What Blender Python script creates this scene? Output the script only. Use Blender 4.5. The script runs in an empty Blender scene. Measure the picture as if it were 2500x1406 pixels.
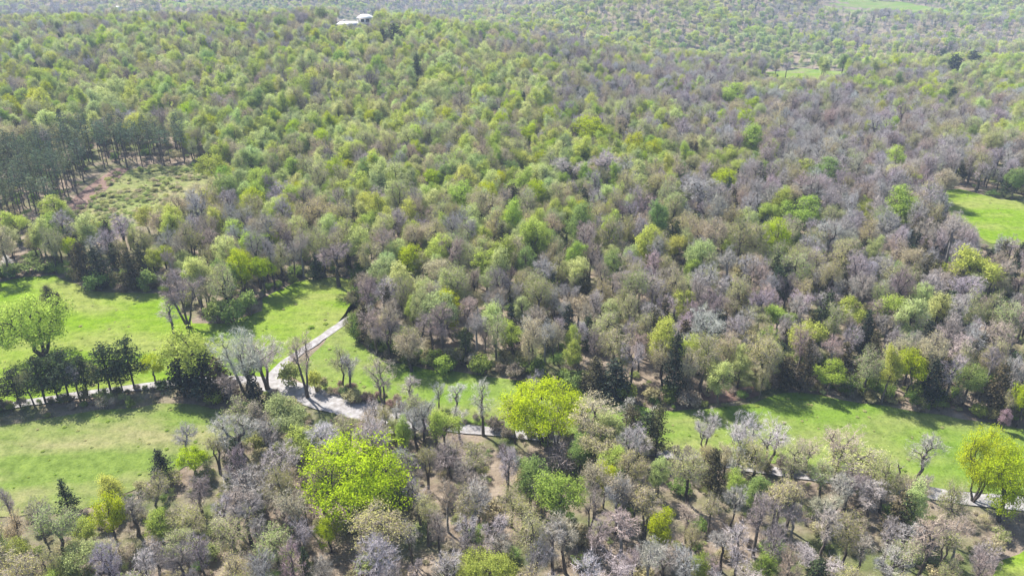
import bpy, math, random
import numpy as np
from mathutils import Vector, geometry as mgeo

R = math.radians
rng = np.random.RandomState(7)
random.seed(7)
scene = bpy.context.scene
COL = scene.collection

# ------------------------------------------------------------------ camera, sky, sun, exposure
CAM_H, PITCH, FOC = 82.0, R(25.0), 1925.0            # FOC in pixels of the 2500 px wide photograph
cam_data = bpy.data.cameras.new('camera')
cam = bpy.data.objects.new('camera', cam_data)
COL.objects.link(cam)
cam.location = (0, 0, CAM_H)
cam.rotation_euler = (R(90) - PITCH, 0, 0)
cam_data.sensor_width = 36.0
cam_data.lens = 36.0 * FOC / 2500.0
cam_data.clip_start = 1.0
cam_data.clip_end = 12000.0
scene.camera = cam

SUN_EL, SUN_AZ = R(50), R(-42)                        # azimuth measured from +Y towards +X: behind the ridge, to the left
world = bpy.data.worlds.new('World')
scene.world = world
world.use_nodes = True
wn = world.node_tree
bg = wn.nodes['Background']
sky = wn.nodes.new('ShaderNodeTexSky')
sky.sky_type = 'NISHITA'
sky.sun_disc = False
sky.sun_elevation = SUN_EL
sky.sun_rotation = SUN_AZ
sky.air_density = 1.0
sky.dust_density = 1.0
wn.links.new(sky.outputs[0], bg.inputs[0])
bg.inputs[1].default_value = 0.10

sun_data = bpy.data.lights.new('sun', 'SUN')
sun_data.energy = 5.0
sun_data.angle = R(0.5)
sun_data.color = (1.0, 0.955, 0.88)
sun = bpy.data.objects.new('sun', sun_data)
COL.objects.link(sun)
sd = Vector((math.sin(SUN_AZ) * math.cos(SUN_EL), math.cos(SUN_AZ) * math.cos(SUN_EL), math.sin(SUN_EL)))
sun.rotation_euler = sd.to_track_quat('Z', 'Y').to_euler()
sun.location = (-200, 300, 400)

scene.view_settings.view_transform = 'Standard'
scene.view_settings.look = 'None'
scene.view_settings.exposure = 1.30
scene.view_settings.gamma = 1.0
scene.view_settings.use_curve_mapping = False
scene.render.engine = 'CYCLES'
scene.cycles.max_bounces = 5
scene.cycles.diffuse_bounces = 2
scene.cycles.transmission_bounces = 2
scene.cycles.glossy_bounces = 1
scene.cycles.transparent_max_bounces = 4
scene.cycles.volume_bounces = 0
scene.cycles.use_denoising = True
scene.cycles.denoiser = 'OPENIMAGEDENOISE'
scene.cycles.denoising_input_passes = 'RGB_ALBEDO_NORMAL'

# ------------------------------------------------------------------ terrain
def sm(a, b, x):
    t = np.clip((x - a) / (b - a), 0, 1)
    return t * t * (3 - 2 * t)
_gx = np.linspace(-5000, 5000, 2001)
_k = np.exp(-0.5 * (np.arange(-30, 31) * 5 / 40.0) ** 2); _k /= _k.sum()
def _smooth(xs, vs):
    v = np.interp(_gx, xs, vs)
    return np.convolve(np.pad(v, 30, mode='edge'), _k, mode='valid')
_crest = _smooth([-900, -420, -300, -190, -110, -60, 0, 60, 120, 200, 350, 900], [6, 10, 11, 12, 17, 10, 1, -5, -9, -12, -12, -8])
_valley = _smooth([-900, -400, -150, 0, 150, 400, 900], [-46, -48, -46, -42, -34, -26, -20])
_yc = _smooth([-600, -50, 130, 600], [545, 545, 475, 455])
def height(x, y):
    x = np.asarray(x, float); y = np.asarray(y, float)
    hc = np.interp(x, _gx, _crest); hv = np.interp(x, _gx, _valley); yc = np.interp(x, _gx, _yc)
    up = sm(225, 1, 0) if False else sm(0, 1, (y - 225) / (yc - 225))
    z = hc * up
    z = z + (hv - hc) * sm(0, 1, (y - yc - 25) / 230)
    z = z + 40 * sm(1250, 1900, y) + 45 * sm(2000, 4000, y)
    far = sm(560, 800, y)
    z = z + far * (11.0 * np.sin(x / 63.0 + 1.3 + y / 240.0) * np.sin(y / 71.0 + 0.4) + 17.0 * np.sin(x / 150.0 - y / 190.0))
    mid = sm(210, 300, y) * (1 - far)
    z = z + mid * 1.1 * np.sin(x / 31.0 + 0.7) * np.sin(y / 37.0)
    near = 1 - sm(85, 128, y)
    z = z + near * (-1.2 + 0.6 * np.sin(x / 17.0) * np.sin(y / 13.0))
    return z
def hz(x, y): return float(height(x, y))

F = np.array([0, math.cos(PITCH), -math.sin(PITCH)]); U = np.array([0, math.sin(PITCH), math.cos(PITCH)])
def proj(x, y, z):
    zz = np.asarray(z, float) - CAM_H
    dep = np.asarray(y) * F[1] + zz * F[2]
    up = np.asarray(y) * U[1] + zz * U[2]
    return 1250 + FOC * np.asarray(x) / dep, 703 - FOC * up / dep, dep
def ray(u, v): return np.array([(u - 1250) / FOC, 0, 0]) + F + U * (703 - v) / FOC
def ground_at(u, v, zoff=0.0):
    """where the line of sight of a photograph pixel meets the terrain (raised by zoff)"""
    d = ray(u, v)
    ts = np.arange(40.0, 2500.0, 2.0)
    gap = CAM_H + d[2] * ts - (height(d[0] * ts, d[1] * ts) + zoff)
    k = np.argmax(gap < 0)
    if gap[k] >= 0: k = len(ts) - 1
    a, b = ts[max(k - 1, 0)], ts[k]
    for _ in range(14):
        m = 0.5 * (a + b)
        if CAM_H + d[2] * m - (hz(d[0] * m, d[1] * m) + zoff) < 0: b = m
        else: a = m
    return d[0] * b, d[1] * b

# ------------------------------------------------------------------ helpers
def prop(o, label=None, cat=None, group=None, kind=None):
    if label: o['label'] = label
    if cat: o['category'] = cat
    if group: o['group'] = group
    if kind: o['kind'] = kind
    return o
def mesh_of(name, V, faces, mats, midx=None, smooth=False):
    """faces: list of int arrays (n,3) or (n,4), in the order of the material indices midx"""
    me = bpy.data.meshes.new(name)
    V = np.asarray(V, np.float32)
    me.vertices.add(len(V)); me.vertices.foreach_set('co', V.ravel())
    loops, starts, mi, s = [], [], [], 0
    for k, f in enumerate(faces):
        f = np.asarray(f, np.int32)
        if len(f) == 0: continue
        n = f.shape[1]
        loops.append(f.ravel()); starts.append(s + np.arange(len(f)) * n); s += f.size
        mi.append(np.full(len(f), midx[k] if midx is not None else 0, np.int32))
    loops = np.concatenate(loops); starts = np.concatenate(starts); mi = np.concatenate(mi)
    me.loops.add(len(loops)); me.loops.foreach_set('vertex_index', loops)
    me.polygons.add(len(starts)); me.polygons.foreach_set('loop_start', starts.astype(np.int32))
    me.polygons.foreach_set('material_index', mi)
    if smooth: me.polygons.foreach_set('use_smooth', np.ones(len(starts), bool))
    for m in mats: me.materials.append(m)
    me.update(calc_edges=True)
    return me
def link(name, me, parent=None, loc=None):
    o = bpy.data.objects.new(name, me)
    COL.objects.link(o)
    if parent is not None: o.parent = parent
    if loc is not None: o.location = loc
    return o
def empty(name, loc, rz=0.0, scale=(1, 1, 1)):
    o = bpy.data.objects.new(name, None)
    o.empty_display_size = 0.5
    o.location = loc; o.rotation_euler = (0, 0, rz); o.scale = scale
    COL.objects.link(o)
    return o

# ------------------------------------------------------------------ materials
def new_mat(name):
    m = bpy.data.materials.new(name); m.use_nodes = True
    nt = m.node_tree; nt.nodes.clear()
    out = nt.nodes.new('ShaderNodeOutputMaterial')
    return m, nt, out
def N(nt, typ, **kw):
    n = nt.nodes.new(typ)
    for k, v in kw.items(): setattr(n, k, v)
    return n
def ramp(nt, fac, stops):
    r = N(nt, 'ShaderNodeValToRGB')
    el = r.color_ramp.elements
    el[0].position, el[0].color = stops[0][0], (*stops[0][1], 1)
    el[1].position, el[1].color = stops[-1][0], (*stops[-1][1], 1)
    for p, c in stops[1:-1]:
        e = el.new(p); e.color = (*c, 1)
    nt.links.new(fac, r.inputs[0])
    return r.outputs[0]
def noise(nt, vec, scale, detail=4.0, rough=0.6):
    n = N(nt, 'ShaderNodeTexNoise')
    n.inputs['Scale'].default_value = scale; n.inputs['Detail'].default_value = detail; n.inputs['Roughness'].default_value = rough
    if vec is not None: nt.links.new(vec, n.inputs['Vector'])
    return n.outputs['Fac']
def mixc(nt, fac, a, b, mode='MIX'):
    n = N(nt, 'ShaderNodeMix', data_type='RGBA', blend_type=mode)
    for key, v in ((0, fac), (6, a), (7, b)):
        if isinstance(v, (int, float)): n.inputs[key].default_value = v
        elif isinstance(v, tuple): n.inputs[key].default_value = (*v, 1)
        else: nt.links.new(v, n.inputs[key])
    return n.outputs[2]
def maprange(nt, val, a, b, c, d):
    n = N(nt, 'ShaderNodeMapRange')
    nt.links.new(val, n.inputs[0])
    for i, v in enumerate((a, b, c, d)): n.inputs[i + 1].default_value = v
    return n.outputs[0]
def position(nt): return N(nt, 'ShaderNodeNewGeometry').outputs['Position']

def crown_material(name, fixed=None, transl=0.48, vary=0.35):
    m, nt, out = new_mat(name)
    geo = N(nt, 'ShaderNodeNewGeometry')
    if fixed is None:
        at = N(nt, 'ShaderNodeAttribute', attribute_type='INSTANCER', attribute_name='tint')
        base = at.outputs['Color']
    else:
        rgb = N(nt, 'ShaderNodeRGB'); rgb.outputs[0].default_value = (*fixed, 1); base = rgb.outputs[0]
    v = maprange(nt, geo.outputs['Random Per Island'], 0, 1, 1 - vary, 1 + vary)
    hs = N(nt, 'ShaderNodeHueSaturation')
    nt.links.new(base, hs.inputs['Color']); nt.links.new(v, hs.inputs['Value'])
    oi = N(nt, 'ShaderNodeObjectInfo')
    nt.links.new(maprange(nt, oi.outputs['Random'], 0, 1, 0.485, 0.515), hs.inputs['Hue'])
    dif = N(nt, 'ShaderNodeBsdfDiffuse'); nt.links.new(hs.outputs[0], dif.inputs[0])
    if transl > 0:
        tr = N(nt, 'ShaderNodeBsdfTranslucent'); nt.links.new(hs.outputs[0], tr.inputs[0])
        mx = N(nt, 'ShaderNodeMixShader'); mx.inputs[0].default_value = transl
        nt.links.new(dif.outputs[0], mx.inputs[1]); nt.links.new(tr.outputs[0], mx.inputs[2])
        nt.links.new(mx.outputs[0], out.inputs['Surface'])
    else:
        nt.links.new(dif.outputs[0], out.inputs['Surface'])
    return m
def bark_material(name, c1, c2):
    m, nt, out = new_mat(name)
    tc = N(nt, 'ShaderNodeTexCoord')
    mp = N(nt, 'ShaderNodeMapping'); mp.inputs['Scale'].default_value = (3, 3, 0.5)
    nt.links.new(tc.outputs['Object'], mp.inputs[0])
    f = noise(nt, mp.outputs[0], 2.2)
    c = ramp(nt, f, [(0.3, c1), (0.7, c2)])
    dif = N(nt, 'ShaderNodeBsdfDiffuse'); nt.links.new(c, dif.inputs[0]); nt.links.new(dif.outputs[0], out.inputs['Surface'])
    return m
M_LEAF = crown_material('leaf')
M_NEEDLE = crown_material('needle', transl=0.15, vary=0.5)
M_TWIG = crown_material('twig', transl=0.0, vary=0.4)
M_BUDTWIG = crown_material('bud_twig', fixed=(0.36, 0.31, 0.24), transl=0.0, vary=0.4)
M_BARK = bark_material('bark', (0.075, 0.062, 0.052), (0.17, 0.145, 0.125))
M_BARKD = bark_material('bark_dark', (0.045, 0.038, 0.034), (0.10, 0.085, 0.075))
M_BARKL = bark_material('bark_pale', (0.16, 0.15, 0.14), (0.34, 0.32, 0.31))

def plain(name, stops, scale, detail=5.0, bump=0.0, bscale=3.0):
    m, nt, out = new_mat(name)
    p = position(nt)
    c = ramp(nt, noise(nt, p, scale, detail), stops)
    bs = N(nt, 'ShaderNodeBsdfPrincipled')
    bs.inputs['Roughness'].default_value = 0.9
    bs.inputs['Specular IOR Level'].default_value = 0.15
    nt.links.new(c, bs.inputs['Base Color'])
    if bump:
        b = N(nt, 'ShaderNodeBump'); b.inputs['Strength'].default_value = bump; b.inputs['Distance'].default_value = 0.3
        nt.links.new(noise(nt, p, bscale, 4), b.inputs['Height']); nt.links.new(b.outputs[0], bs.inputs['Normal'])
    nt.links.new(bs.outputs[0], out.inputs['Surface'])
    return m

def ground_material():
    m, nt, out = new_mat('forest_floor')
    p = position(nt)
    litter = ramp(nt, noise(nt, p, 0.35, 6, 0.7), [(0.25, (0.10, 0.076, 0.056)), (0.5, (0.19, 0.152, 0.115)), (0.75, (0.29, 0.24, 0.19))])
    green = ramp(nt, noise(nt, p, 0.8, 5), [(0.3, (0.045, 0.065, 0.018)), (0.7, (0.11, 0.14, 0.04))])
    f = ramp(nt, noise(nt, p, 0.055, 4, 0.65), [(0.47, (0, 0, 0)), (0.60, (0.85, 0.85, 0.85))])
    c = mixc(nt, f, litter, green)
    bs = N(nt, 'ShaderNodeBsdfDiffuse'); nt.links.new(c, bs.inputs[0])
    b = N(nt, 'ShaderNodeBump'); b.inputs['Strength'].default_value = 0.7; b.inputs['Distance'].default_value = 0.4
    nt.links.new(noise(nt, p, 1.3, 5), b.inputs['Height']); nt.links.new(b.outputs[0], bs.inputs['Normal'])
    nt.links.new(bs.outputs[0], out.inputs['Surface'])
    return m
def meadow_material(name, lush, tan, bias, stretch=(1, 2.2, 1)):
    m, nt, out = new_mat(name)
    p = position(nt)
    mp = N(nt, 'ShaderNodeMapping'); mp.inputs['Scale'].default_value = stretch
    nt.links.new(p, mp.inputs[0])
    f = ramp(nt, noise(nt, mp.outputs[0], 0.035, 4, 0.6), [(bias - 0.10, (0, 0, 0)), (bias + 0.10, (1, 1, 1))])
    c = mixc(nt, f, lush, tan)
    v = ramp(nt, noise(nt, p, 0.55, 5, 0.65), [(0.28, (0.60, 0.64, 0.58)), (0.5, (1, 1, 1)), (0.75, (1.34, 1.28, 1.28))])
    c = mixc(nt, 1.0, c, v, 'MULTIPLY')
    v2 = ramp(nt, noise(nt, p, 2.6, 3, 0.6), [(0.30, (0.70, 0.74, 0.66)), (0.55, (1, 1, 1)), (0.85, (1.12, 1.1, 1.1))])
    c = mixc(nt, 1.0, c, v2, 'MULTIPLY')
    bs = N(nt, 'ShaderNodeBsdfDiffuse'); nt.links.new(c, bs.inputs[0])
    b = N(nt, 'ShaderNodeBump'); b.inputs['Strength'].default_value = 0.55; b.inputs['Distance'].default_value = 0.3
    nt.links.new(noise(nt, p, 1.7, 6, 0.7), b.inputs['Height']); nt.links.new(b.outputs[0], bs.inputs['Normal'])
    nt.links.new(bs.outputs[0], out.inputs['Surface'])
    return m

# ------------------------------------------------------------------ ground sheet, meadows, road
def warp(n, lim, k): 
    u = np.linspace(-1, 1, n)
    return lim * np.sinh(u * k) / math.sinh(k)
gx = warp(381, 4500, 4.6)
gy = np.concatenate([np.linspace(-1500, 40, 30)[:-1], np.linspace(40, 620, 146)[:-1], 620 + (np.linspace(0, 1, 120) ** 1.9) * 5400])
X, Y = np.meshgrid(gx, gy)
Z = height(X, Y)
nx_, ny_ = len(gx), len(gy)
idx = np.arange(nx_ * ny_).reshape(ny_, nx_)
quads = np.stack([idx[:-1, :-1], idx[:-1, 1:], idx[1:, 1:], idx[1:, :-1]], -1).reshape(-1, 4)
g = link('forest_floor', mesh_of('forest_floor', np.stack([X, Y, Z], -1).reshape(-1, 3), [quads], [ground_material()], smooth=True))
prop(g, 'brown leaf littered ground under the woods', kind='structure')

def densify(pts, step, jit, closed=True):
    out = []
    n = len(pts)
    for i in range(n if closed else n - 1):
        a = np.array(pts[i], float); b = np.array(pts[(i + 1) % n], float)
        k = max(1, int(np.hypot(*(b - a)) / step))
        for j in range(k):
            q = a + (b - a) * j / k
            out.append(q + rng.normal(0, jit, 2) * (j > 0))
    if not closed: out.append(np.array(pts[-1], float))
    return np.array(out)
def in_poly(px, py, poly):
    px = np.asarray(px, float); py = np.asarray(py, float)
    ins = np.zeros(px.shape, bool)
    n = len(poly)
    for i in range(n):
        x1, y1 = poly[i]; x2, y2 = poly[(i + 1) % n]
        if y1 == y2: continue
        c = ((y1 > py) != (y2 > py)) & (px < (x2 - x1) * (py - y1) / (y2 - y1) + x1)
        ins ^= c
    return ins
def sheet(name, world_poly, mat, off, step=4.0):
    b = densify(world_poly, step * 0.7, 0.35)
    lo, hi = b.min(0), b.max(0)
    GX, GY = np.meshgrid(np.arange(lo[0], hi[0], step), np.arange(lo[1], hi[1], step))
    GX = GX.ravel() + rng.uniform(-.3, .3, GX.size) * step; GY = GY.ravel() + rng.uniform(-.3, .3, GY.size) * step
    k = in_poly(GX, GY, b)
    pts = [Vector(p) for p in b] + [Vector((x, y)) for x, y in zip(GX[k], GY[k])]
    nb = len(b)
    v, e, f, *_ = mgeo.delaunay_2d_cdt(pts, [(i, (i + 1) % nb) for i in range(nb)], [], 1, 0.001)
    v = np.array([(p[0], p[1]) for p in v])
    V = np.column_stack([v, height(v[:, 0], v[:, 1]) + off])
    f = np.array([t for t in f if len(t) == 3])
    o = link(name, mesh_of(name, V, [f], [mat], smooth=True))
    prop(o, kind='structure')
    return o
def from_px(pts): return [ground_at(u, v) for u, v in pts]

LUSH = (0.128, 0.205, 0.016); TAN = (0.182, 0.212, 0.055)
M_MEADOW = meadow_material('meadow_green', LUSH, TAN, 0.52)
M_MEADOW2 = meadow_material('meadow_pale', (0.118, 0.188, 0.026), (0.168, 0.195, 0.06), 0.5)
M_MEADOW3 = meadow_material('meadow_tan', (0.122, 0.172, 0.036), (0.205, 0.198, 0.092), 0.52)
M_SCRUB = meadow_material('scrub', (0.155, 0.185, 0.06), (0.215, 0.205, 0.10), 0.5)
# ground outlines, traced on the photograph and laid on the terrain; each runs on under the trees in front of it
P_A = [(-160, 700), (0, 690), (60, 676), (135, 672), (168, 690), (230, 712), (300, 716), (395, 716), (430, 740), (470, 790), (560, 792), (640, 760), (640, 730), (720, 690), (800, 678), (882, 680), (875, 770),
       (770, 830), (690, 892), (655, 925), (560, 925), (430, 928), (250, 965), (0, 1000), (-160, 1020)]
P_B = [(884, 700), (874, 830), (900, 860), (960, 885), (1060, 905), (1160, 915), (1270, 930), (1420, 950), (1540, 985), (1640, 1005), (1720, 1000), (1840, 985), (1880, 968), (1950, 958), (2100, 985), (2250, 1008), (2400, 1030), (2640, 1075),
       (2660, 1240), (2500, 1225), (2350, 1200), (2100, 1158), (1800, 1122), (1600, 1094), (1400, 1070), (1200, 1045), (1000, 1000), (900, 975), (830, 965), (760, 945), (705, 915), (790, 840)]
P_C = [(-200, 1050), (0, 1040), (200, 1008), (430, 985), (560, 1000), (620, 1012), (590, 1060), (500, 1125), (330, 1195), (200, 1245), (0, 1262), (-200, 1270)]
P_E = [(2280, 468), (2340, 462), (2440, 488), (2640, 500), (2680, 590), (2500, 600), (2420, 596), (2335, 545)]
P_F = [(258, 440), (285, 424), (340, 412), (420, 406), (480, 402), (540, 420), (580, 450), (560, 490), (500, 520), (420, 540), (300, 560), (170, 560), (200, 500)]
P_G = [(1840, 172), (1960, 167), (2100, 176), (2140, 190), (2000, 196), (1880, 192)]
P_H = [(2440, 1370), (2520, 1330), (2700, 1330), (2700, 1500), (2380, 1500)]
meadows = []
for pxs, mt in ((P_A, M_MEADOW), (P_B, M_MEADOW2), (P_C, M_MEADOW3), (P_E, M_MEADOW), (P_G, M_MEADOW2), (P_H, M_MEADOW)):
    w = from_px(pxs)
    meadows.append(w)
    prop(sheet('meadow', w, mt, 0.10), 'open grass meadow between the woods', kind='structure')
w = from_px(P_F); meadows.append(w)
prop(sheet('scrub_clearing', w, M_SCRUB, 0.10, 5.0), 'pale scrubby clearing beside the pine stand', kind='structure')
for pxs in ([(1975, 12), (2050, -8), (2200, 5), (2330, 28), (2250, 36), (2080, 32)], [(400, 8), (470, 4), (450, 18), (405, 20)]):
    w = from_px(pxs); meadows.append(w)
    prop(sheet('field', w, M_MEADOW2, 0.15, 12.0), 'far pale field between wooded hills', kind='structure')

def strip(name, px, width, mat, off, seg=1.6, label=None):
    pts = np.array([ground_at(u, v) for u, v in px])
    # Catmull-Rom through the ground points
    P = np.vstack([2 * pts[0] - pts[1], pts, 2 * pts[-1] - pts[-2]])
    line = []
    for i in range(1, len(P) - 2):
        k = max(2, int(np.hypot(*(P[i + 1] - P[i])) / seg))
        for j in range(k):
            t = j / k
            line.append(0.5 * ((2 * P[i]) + (-P[i - 1] + P[i + 1]) * t + (2 * P[i - 1] - 5 * P[i] + 4 * P[i + 1] - P[i + 2]) * t * t + (-P[i - 1] + 3 * P[i] - 3 * P[i + 1] + P[i + 2]) * t ** 3))
    line = np.array(line + [pts[-1]])
    d = np.gradient(line, axis=0); d /= np.linalg.norm(d, axis=1)[:, None]
    nrm = np.column_stack([-d[:, 1], d[:, 0]])
    ws = np.interp(np.linspace(0, 1, len(line)), np.linspace(0, 1, len(width)), width)
    V = []
    for s in (-1, -0.5, 0, 0.5, 1):
        e = line + nrm * (ws * s * 0.5 + (rng.normal(0, 0.10, len(line)) if abs(s) == 1 else 0))[:, None]
        V.append(np.column_stack([e, height(e[:, 0], e[:, 1]) + off]))
    V = np.stack(V, 1)
    n = len(line)
    ii = np.arange(n * 5).reshape(n, 5)
    q = np.stack([ii[:-1, :-1], ii[:-1, 1:], ii[1:, 1:], ii[1:, :-1]], -1).reshape(-1, 4)
    o = link(name, mesh_of(name, V.reshape(-1, 3), [q], [mat], smooth=True))
    prop(o, label, kind='structure')
    return line
M_GRAVEL = plain('gravel', [(0.3, (0.18, 0.165, 0.155)), (0.55, (0.28, 0.265, 0.26)), (0.75, (0.38, 0.37, 0.375))], 0.9, bump=0.4)
M_EARTH = plain('bare_earth', [(0.3, (0.10, 0.06, 0.05)), (0.6, (0.18, 0.115, 0.09)), (0.8, (0.28, 0.22, 0.17))], 0.35, bump=0.5, bscale=1.0)
ROAD_PX = [(-200, 1040), (0, 996), (110, 978), (250, 958), (430, 936), (560, 930), (650, 938), (720, 956), (800, 982), (880, 1004), (980, 1030), (1120, 1046), (1270, 1062), (1390, 1080), (1600, 1106), (1800, 1138), (2000, 1166), (2200, 1194), (2370, 1220), (2500, 1232), (2700, 1262)]
ROAD = strip('gravel_road', ROAD_PX, [2.5, 2.5, 2.5, 2.5, 2.6, 3.4, 5.2, 5.8, 5.0, 2.8, 2.2, 2.2, 2.2, 2.2, 2.2, 2.2, 2.4, 3.0, 3.3, 3.3], M_GRAVEL, 0.20, label='pale gravel road winding through the meadows')
TRACK = strip('farm_track', [(905, 743), (868, 768), (780, 829), (693, 890), (652, 936)], [1.5, 2.0, 2.1, 2.1, 2.6], M_GRAVEL, 0.17, label='gravel farm track climbing to the wood corner')
strip('earth_bank', [(150, 545), (190, 505), (225, 470), (262, 440), (300, 412)], [3, 6, 8, 7, 5], M_EARTH, 0.16, label='red brown bare earth along the pine stand')
strip('leaf_litter_edge', [(1690, 975), (1760, 968), (1850, 955)], [3, 4.5, 3], M_EARTH, 0.15, label='bare brown earth at the wood edge')

# ------------------------------------------------------------------ tree prototypes
def tubes(S, n):
    """S: list of (p0, p1, r0, r1); n-sided tapered tubes"""
    if not S: return np.zeros((0, 3)), np.zeros((0, 4), int)
    p0 = np.array([s[0] for s in S], float); p1 = np.array([s[1] for s in S], float)
    r0 = np.array([s[2] for s in S]); r1 = np.array([s[3] for s in S])
    d = p1 - p0; d /= np.linalg.norm(d, axis=1)[:, None] + 1e-9
    ref = np.where(np.abs(d[:, 2:3]) > 0.9, np.array([[1.0, 0, 0]]), np.array([[0, 0, 1.0]]))
    a = np.cross(d, ref); a /= np.linalg.norm(a, axis=1)[:, None] + 1e-9
    b = np.cross(d, a)
    V = []
    for p, r in ((p0, r0), (p1, r1)):
        for k in range(n):
            t = 2 * math.pi * k / n
            V.append(p + (a * math.cos(t) + b * math.sin(t)) * r[:, None])
    V = np.stack(V, 1)                       # m, 2n, 3
    m = len(S)
    off = np.arange(m)[:, None] * 2 * n
    Q = np.concatenate([off + np.array([[k, (k + 1) % n, n + (k + 1) % n, n + k]]) for k in range(n)], 0)
    return V.reshape(-1, 3), Q
def quad_cloud(C, size, nrm, r):
    """rhombic leaves of one size each at centres C facing nrm"""
    n = len(C)
    nrm = nrm / (np.linalg.norm(nrm, axis=1)[:, None] + 1e-9)
    q = r.normal(size=(n, 3)); a = np.cross(nrm, q); a /= np.linalg.norm(a, axis=1)[:, None] + 1e-9
    b = np.cross(nrm, a)
    s = (size if np.ndim(size) else np.full(n, size))[:, None]
    V = np.stack([C + a * s * 0.62, C + b * s * 0.42, C - a * s * 0.62, C - b * s * 0.42], 1).reshape(-1, 3)
    return V, np.arange(4 * n).reshape(n, 4)
def blades(P, D, L, w, r):
    """single-triangle twigs from P along D"""
    n = len(P)
    D = D / (np.linalg.norm(D, axis=1)[:, None] + 1e-9)
    s = np.cross(D, r.normal(size=(n, 3))); s /= np.linalg.norm(s, axis=1)[:, None] + 1e-9
    V = np.stack([P - s * w / 2, P + s * w / 2, P + D * L[:, None]], 1).reshape(-1, 3)
    return V, np.arange(3 * n).reshape(n, 3)

def crown_targets(r, H, W, cb, n, lobes, spread_=0.30, vase=0.0):
    """points of a crown between cb*H and H, W wide, gathered in lobes so that the outline is uneven"""
    a, c, zc = W / 2, H * (1 - cb) / 2, H * (1 + cb) / 2
    L = []
    while len(L) < lobes:
        p = r.normal(size=3); p /= np.linalg.norm(p)
        if p[2] < -0.75: continue
        p *= r.uniform(0.45, 0.80)
        if all(np.linalg.norm(p - q) > 0.26 for q in L) or r.rand() < 0.05: L.append(p)
    L = np.array(L)
    which = r.randint(0, lobes, n)
    o = r.normal(size=(n, 3)); o /= np.linalg.norm(o, axis=1)[:, None]
    rad = r.uniform(0.5, 1.0, n) ** 0.6
    sz = r.uniform(0.75, 1.25, lobes) * spread_
    T = L[which] + o * (rad * sz[which])[:, None]
    T[:, 2] = np.maximum(T[:, 2], -0.95)
    if vase:
        k = 1 - vase * np.clip(0.4 - T[:, 2], 0, 1.2) / 1.2
        T[:, 0] *= k; T[:, 1] *= k
    lean = r.normal(0, 0.05, 2)
    P = np.column_stack([T[:, 0] * a + lean[0] * a * (1 + T[:, 2]), T[:, 1] * a + lean[1] * a * (1 + T[:, 2]), zc + T[:, 2] * c])
    return P, np.column_stack([T[:, 0], T[:, 1], T[:, 2]])

def skeleton(r, P, fork, base_r=None, stems=1, curve=0.10):
    """limbs by repeated splitting of the crown's points: returns (thick segments, thin segments, end nodes)"""
    thick, thin = [], []
    ntot = len(P)
    k0 = (base_r or 0.019 * math.sqrt(ntot)) / math.sqrt(ntot)
    def seg(p, q, r0, r1):
        m = 0.5 * (p + q) + r.normal(0, curve, 3) * np.linalg.norm(q - p)
        rm = 0.5 * (r0 + r1)
        (thick if r0 > 0.05 else thin).extend([(p, m, r0, rm), (m, q, rm, r1)])
    def rec(p, idx, rp):
        n = len(idx)
        c = P[idx].mean(0)
        if n <= 3:
            for i in idx:
                thin.append((p, P[i], 0.028, 0.012))
            return
        q = p + (c - p) * r.uniform(0.38, 0.55)
        rn = max(k0 * math.sqrt(n), 0.022)
        seg(p, q, min(rp, rn * 1.15), rn * 0.92)
        v = P[idx] - q
        ax = r.normal(size=3)
        # split along the direction of greatest spread, unevenly
        w_, e_ = np.linalg.eigh(np.cov(v.T) + np.eye(3) * 1e-6)
        ax = e_[:, 2] + 0.5 * e_[:, 1] * r.normal() + 0.15 * r.normal(size=3)
        t = v @ ax
        cut = np.quantile(t, r.uniform(0.32, 0.68))
        A, B = idx[t <= cut], idx[t > cut]
        for S in (A, B):
            if len(S): rec(q, S, rn)
    ids = np.arange(ntot)
    if stems == 1:
        base = np.zeros(3); top = np.array([P[:, 0].mean() * 0.5 + r.normal(0, 0.15), P[:, 1].mean() * 0.5 + r.normal(0, 0.15), fork])
        rb = k0 * math.sqrt(ntot)
        m = top * 0.5 + np.array([r.normal(0, 0.12), r.normal(0, 0.12), 0])
        thick.append((base - np.array([0, 0, 0.3]), m, rb * 1.35, rb * 1.05)); thick.append((m, top, rb * 1.05, rb * 0.9))
        rec(top, ids, rb * 0.9)
    else:
        ang = np.arctan2(P[:, 1], P[:, 0]) + r.uniform(0, 6.28)
        g_ = ((ang % (2 * math.pi)) / (2 * math.pi) * stems).astype(int) % stems
        for s in range(stems):
            I = ids[g_ == s]
            if len(I) == 0: continue
            c = P[I].mean(0)
            rb = k0 * math.sqrt(len(I)) * 1.25
            b0 = np.array([c[0] * 0.06, c[1] * 0.06, -0.3])
            top = np.array([c[0] * 0.38, c[1] * 0.38, fork])
            m = 0.5 * (b0 + top) * np.array([0.75, 0.75, 1]) + r.normal(0, 0.1, 3)
            thick.append((b0, m, rb * 1.4, rb)); thick.append((m, top, rb, rb * 0.85))
            rec(top, I, rb * 0.85)
    return thick, thin

PROTO = {}
def store(key, trunk, crown, H, W, cz):
    """trunk: (V, faces, mat); crown: list of (V, faces, mat). Keeps two meshes for single trees and one joined mesh for masses."""
    tm = mesh_of('trunk', trunk[0], [trunk[1]], [trunk[2]])
    Vs, fs, ms, s = [], [], [], 0
    for V, f, m in crown:
        Vs.append(V); fs.append(f + s); ms.append(m); s += len(V)
    cm = mesh_of('crown', np.concatenate(Vs), fs, ms, list(range(len(ms))))
    jm = mesh_of('tree', np.concatenate([trunk[0]] + Vs), [trunk[1]] + [f + len(trunk[0]) for f in fs], [trunk[2]] + ms, list(range(len(ms) + 1)))
    PROTO.setdefault(key, []).append(dict(trunk=tm, crown=cm, joined=jm, H=H, W=W, cz=cz))

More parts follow.
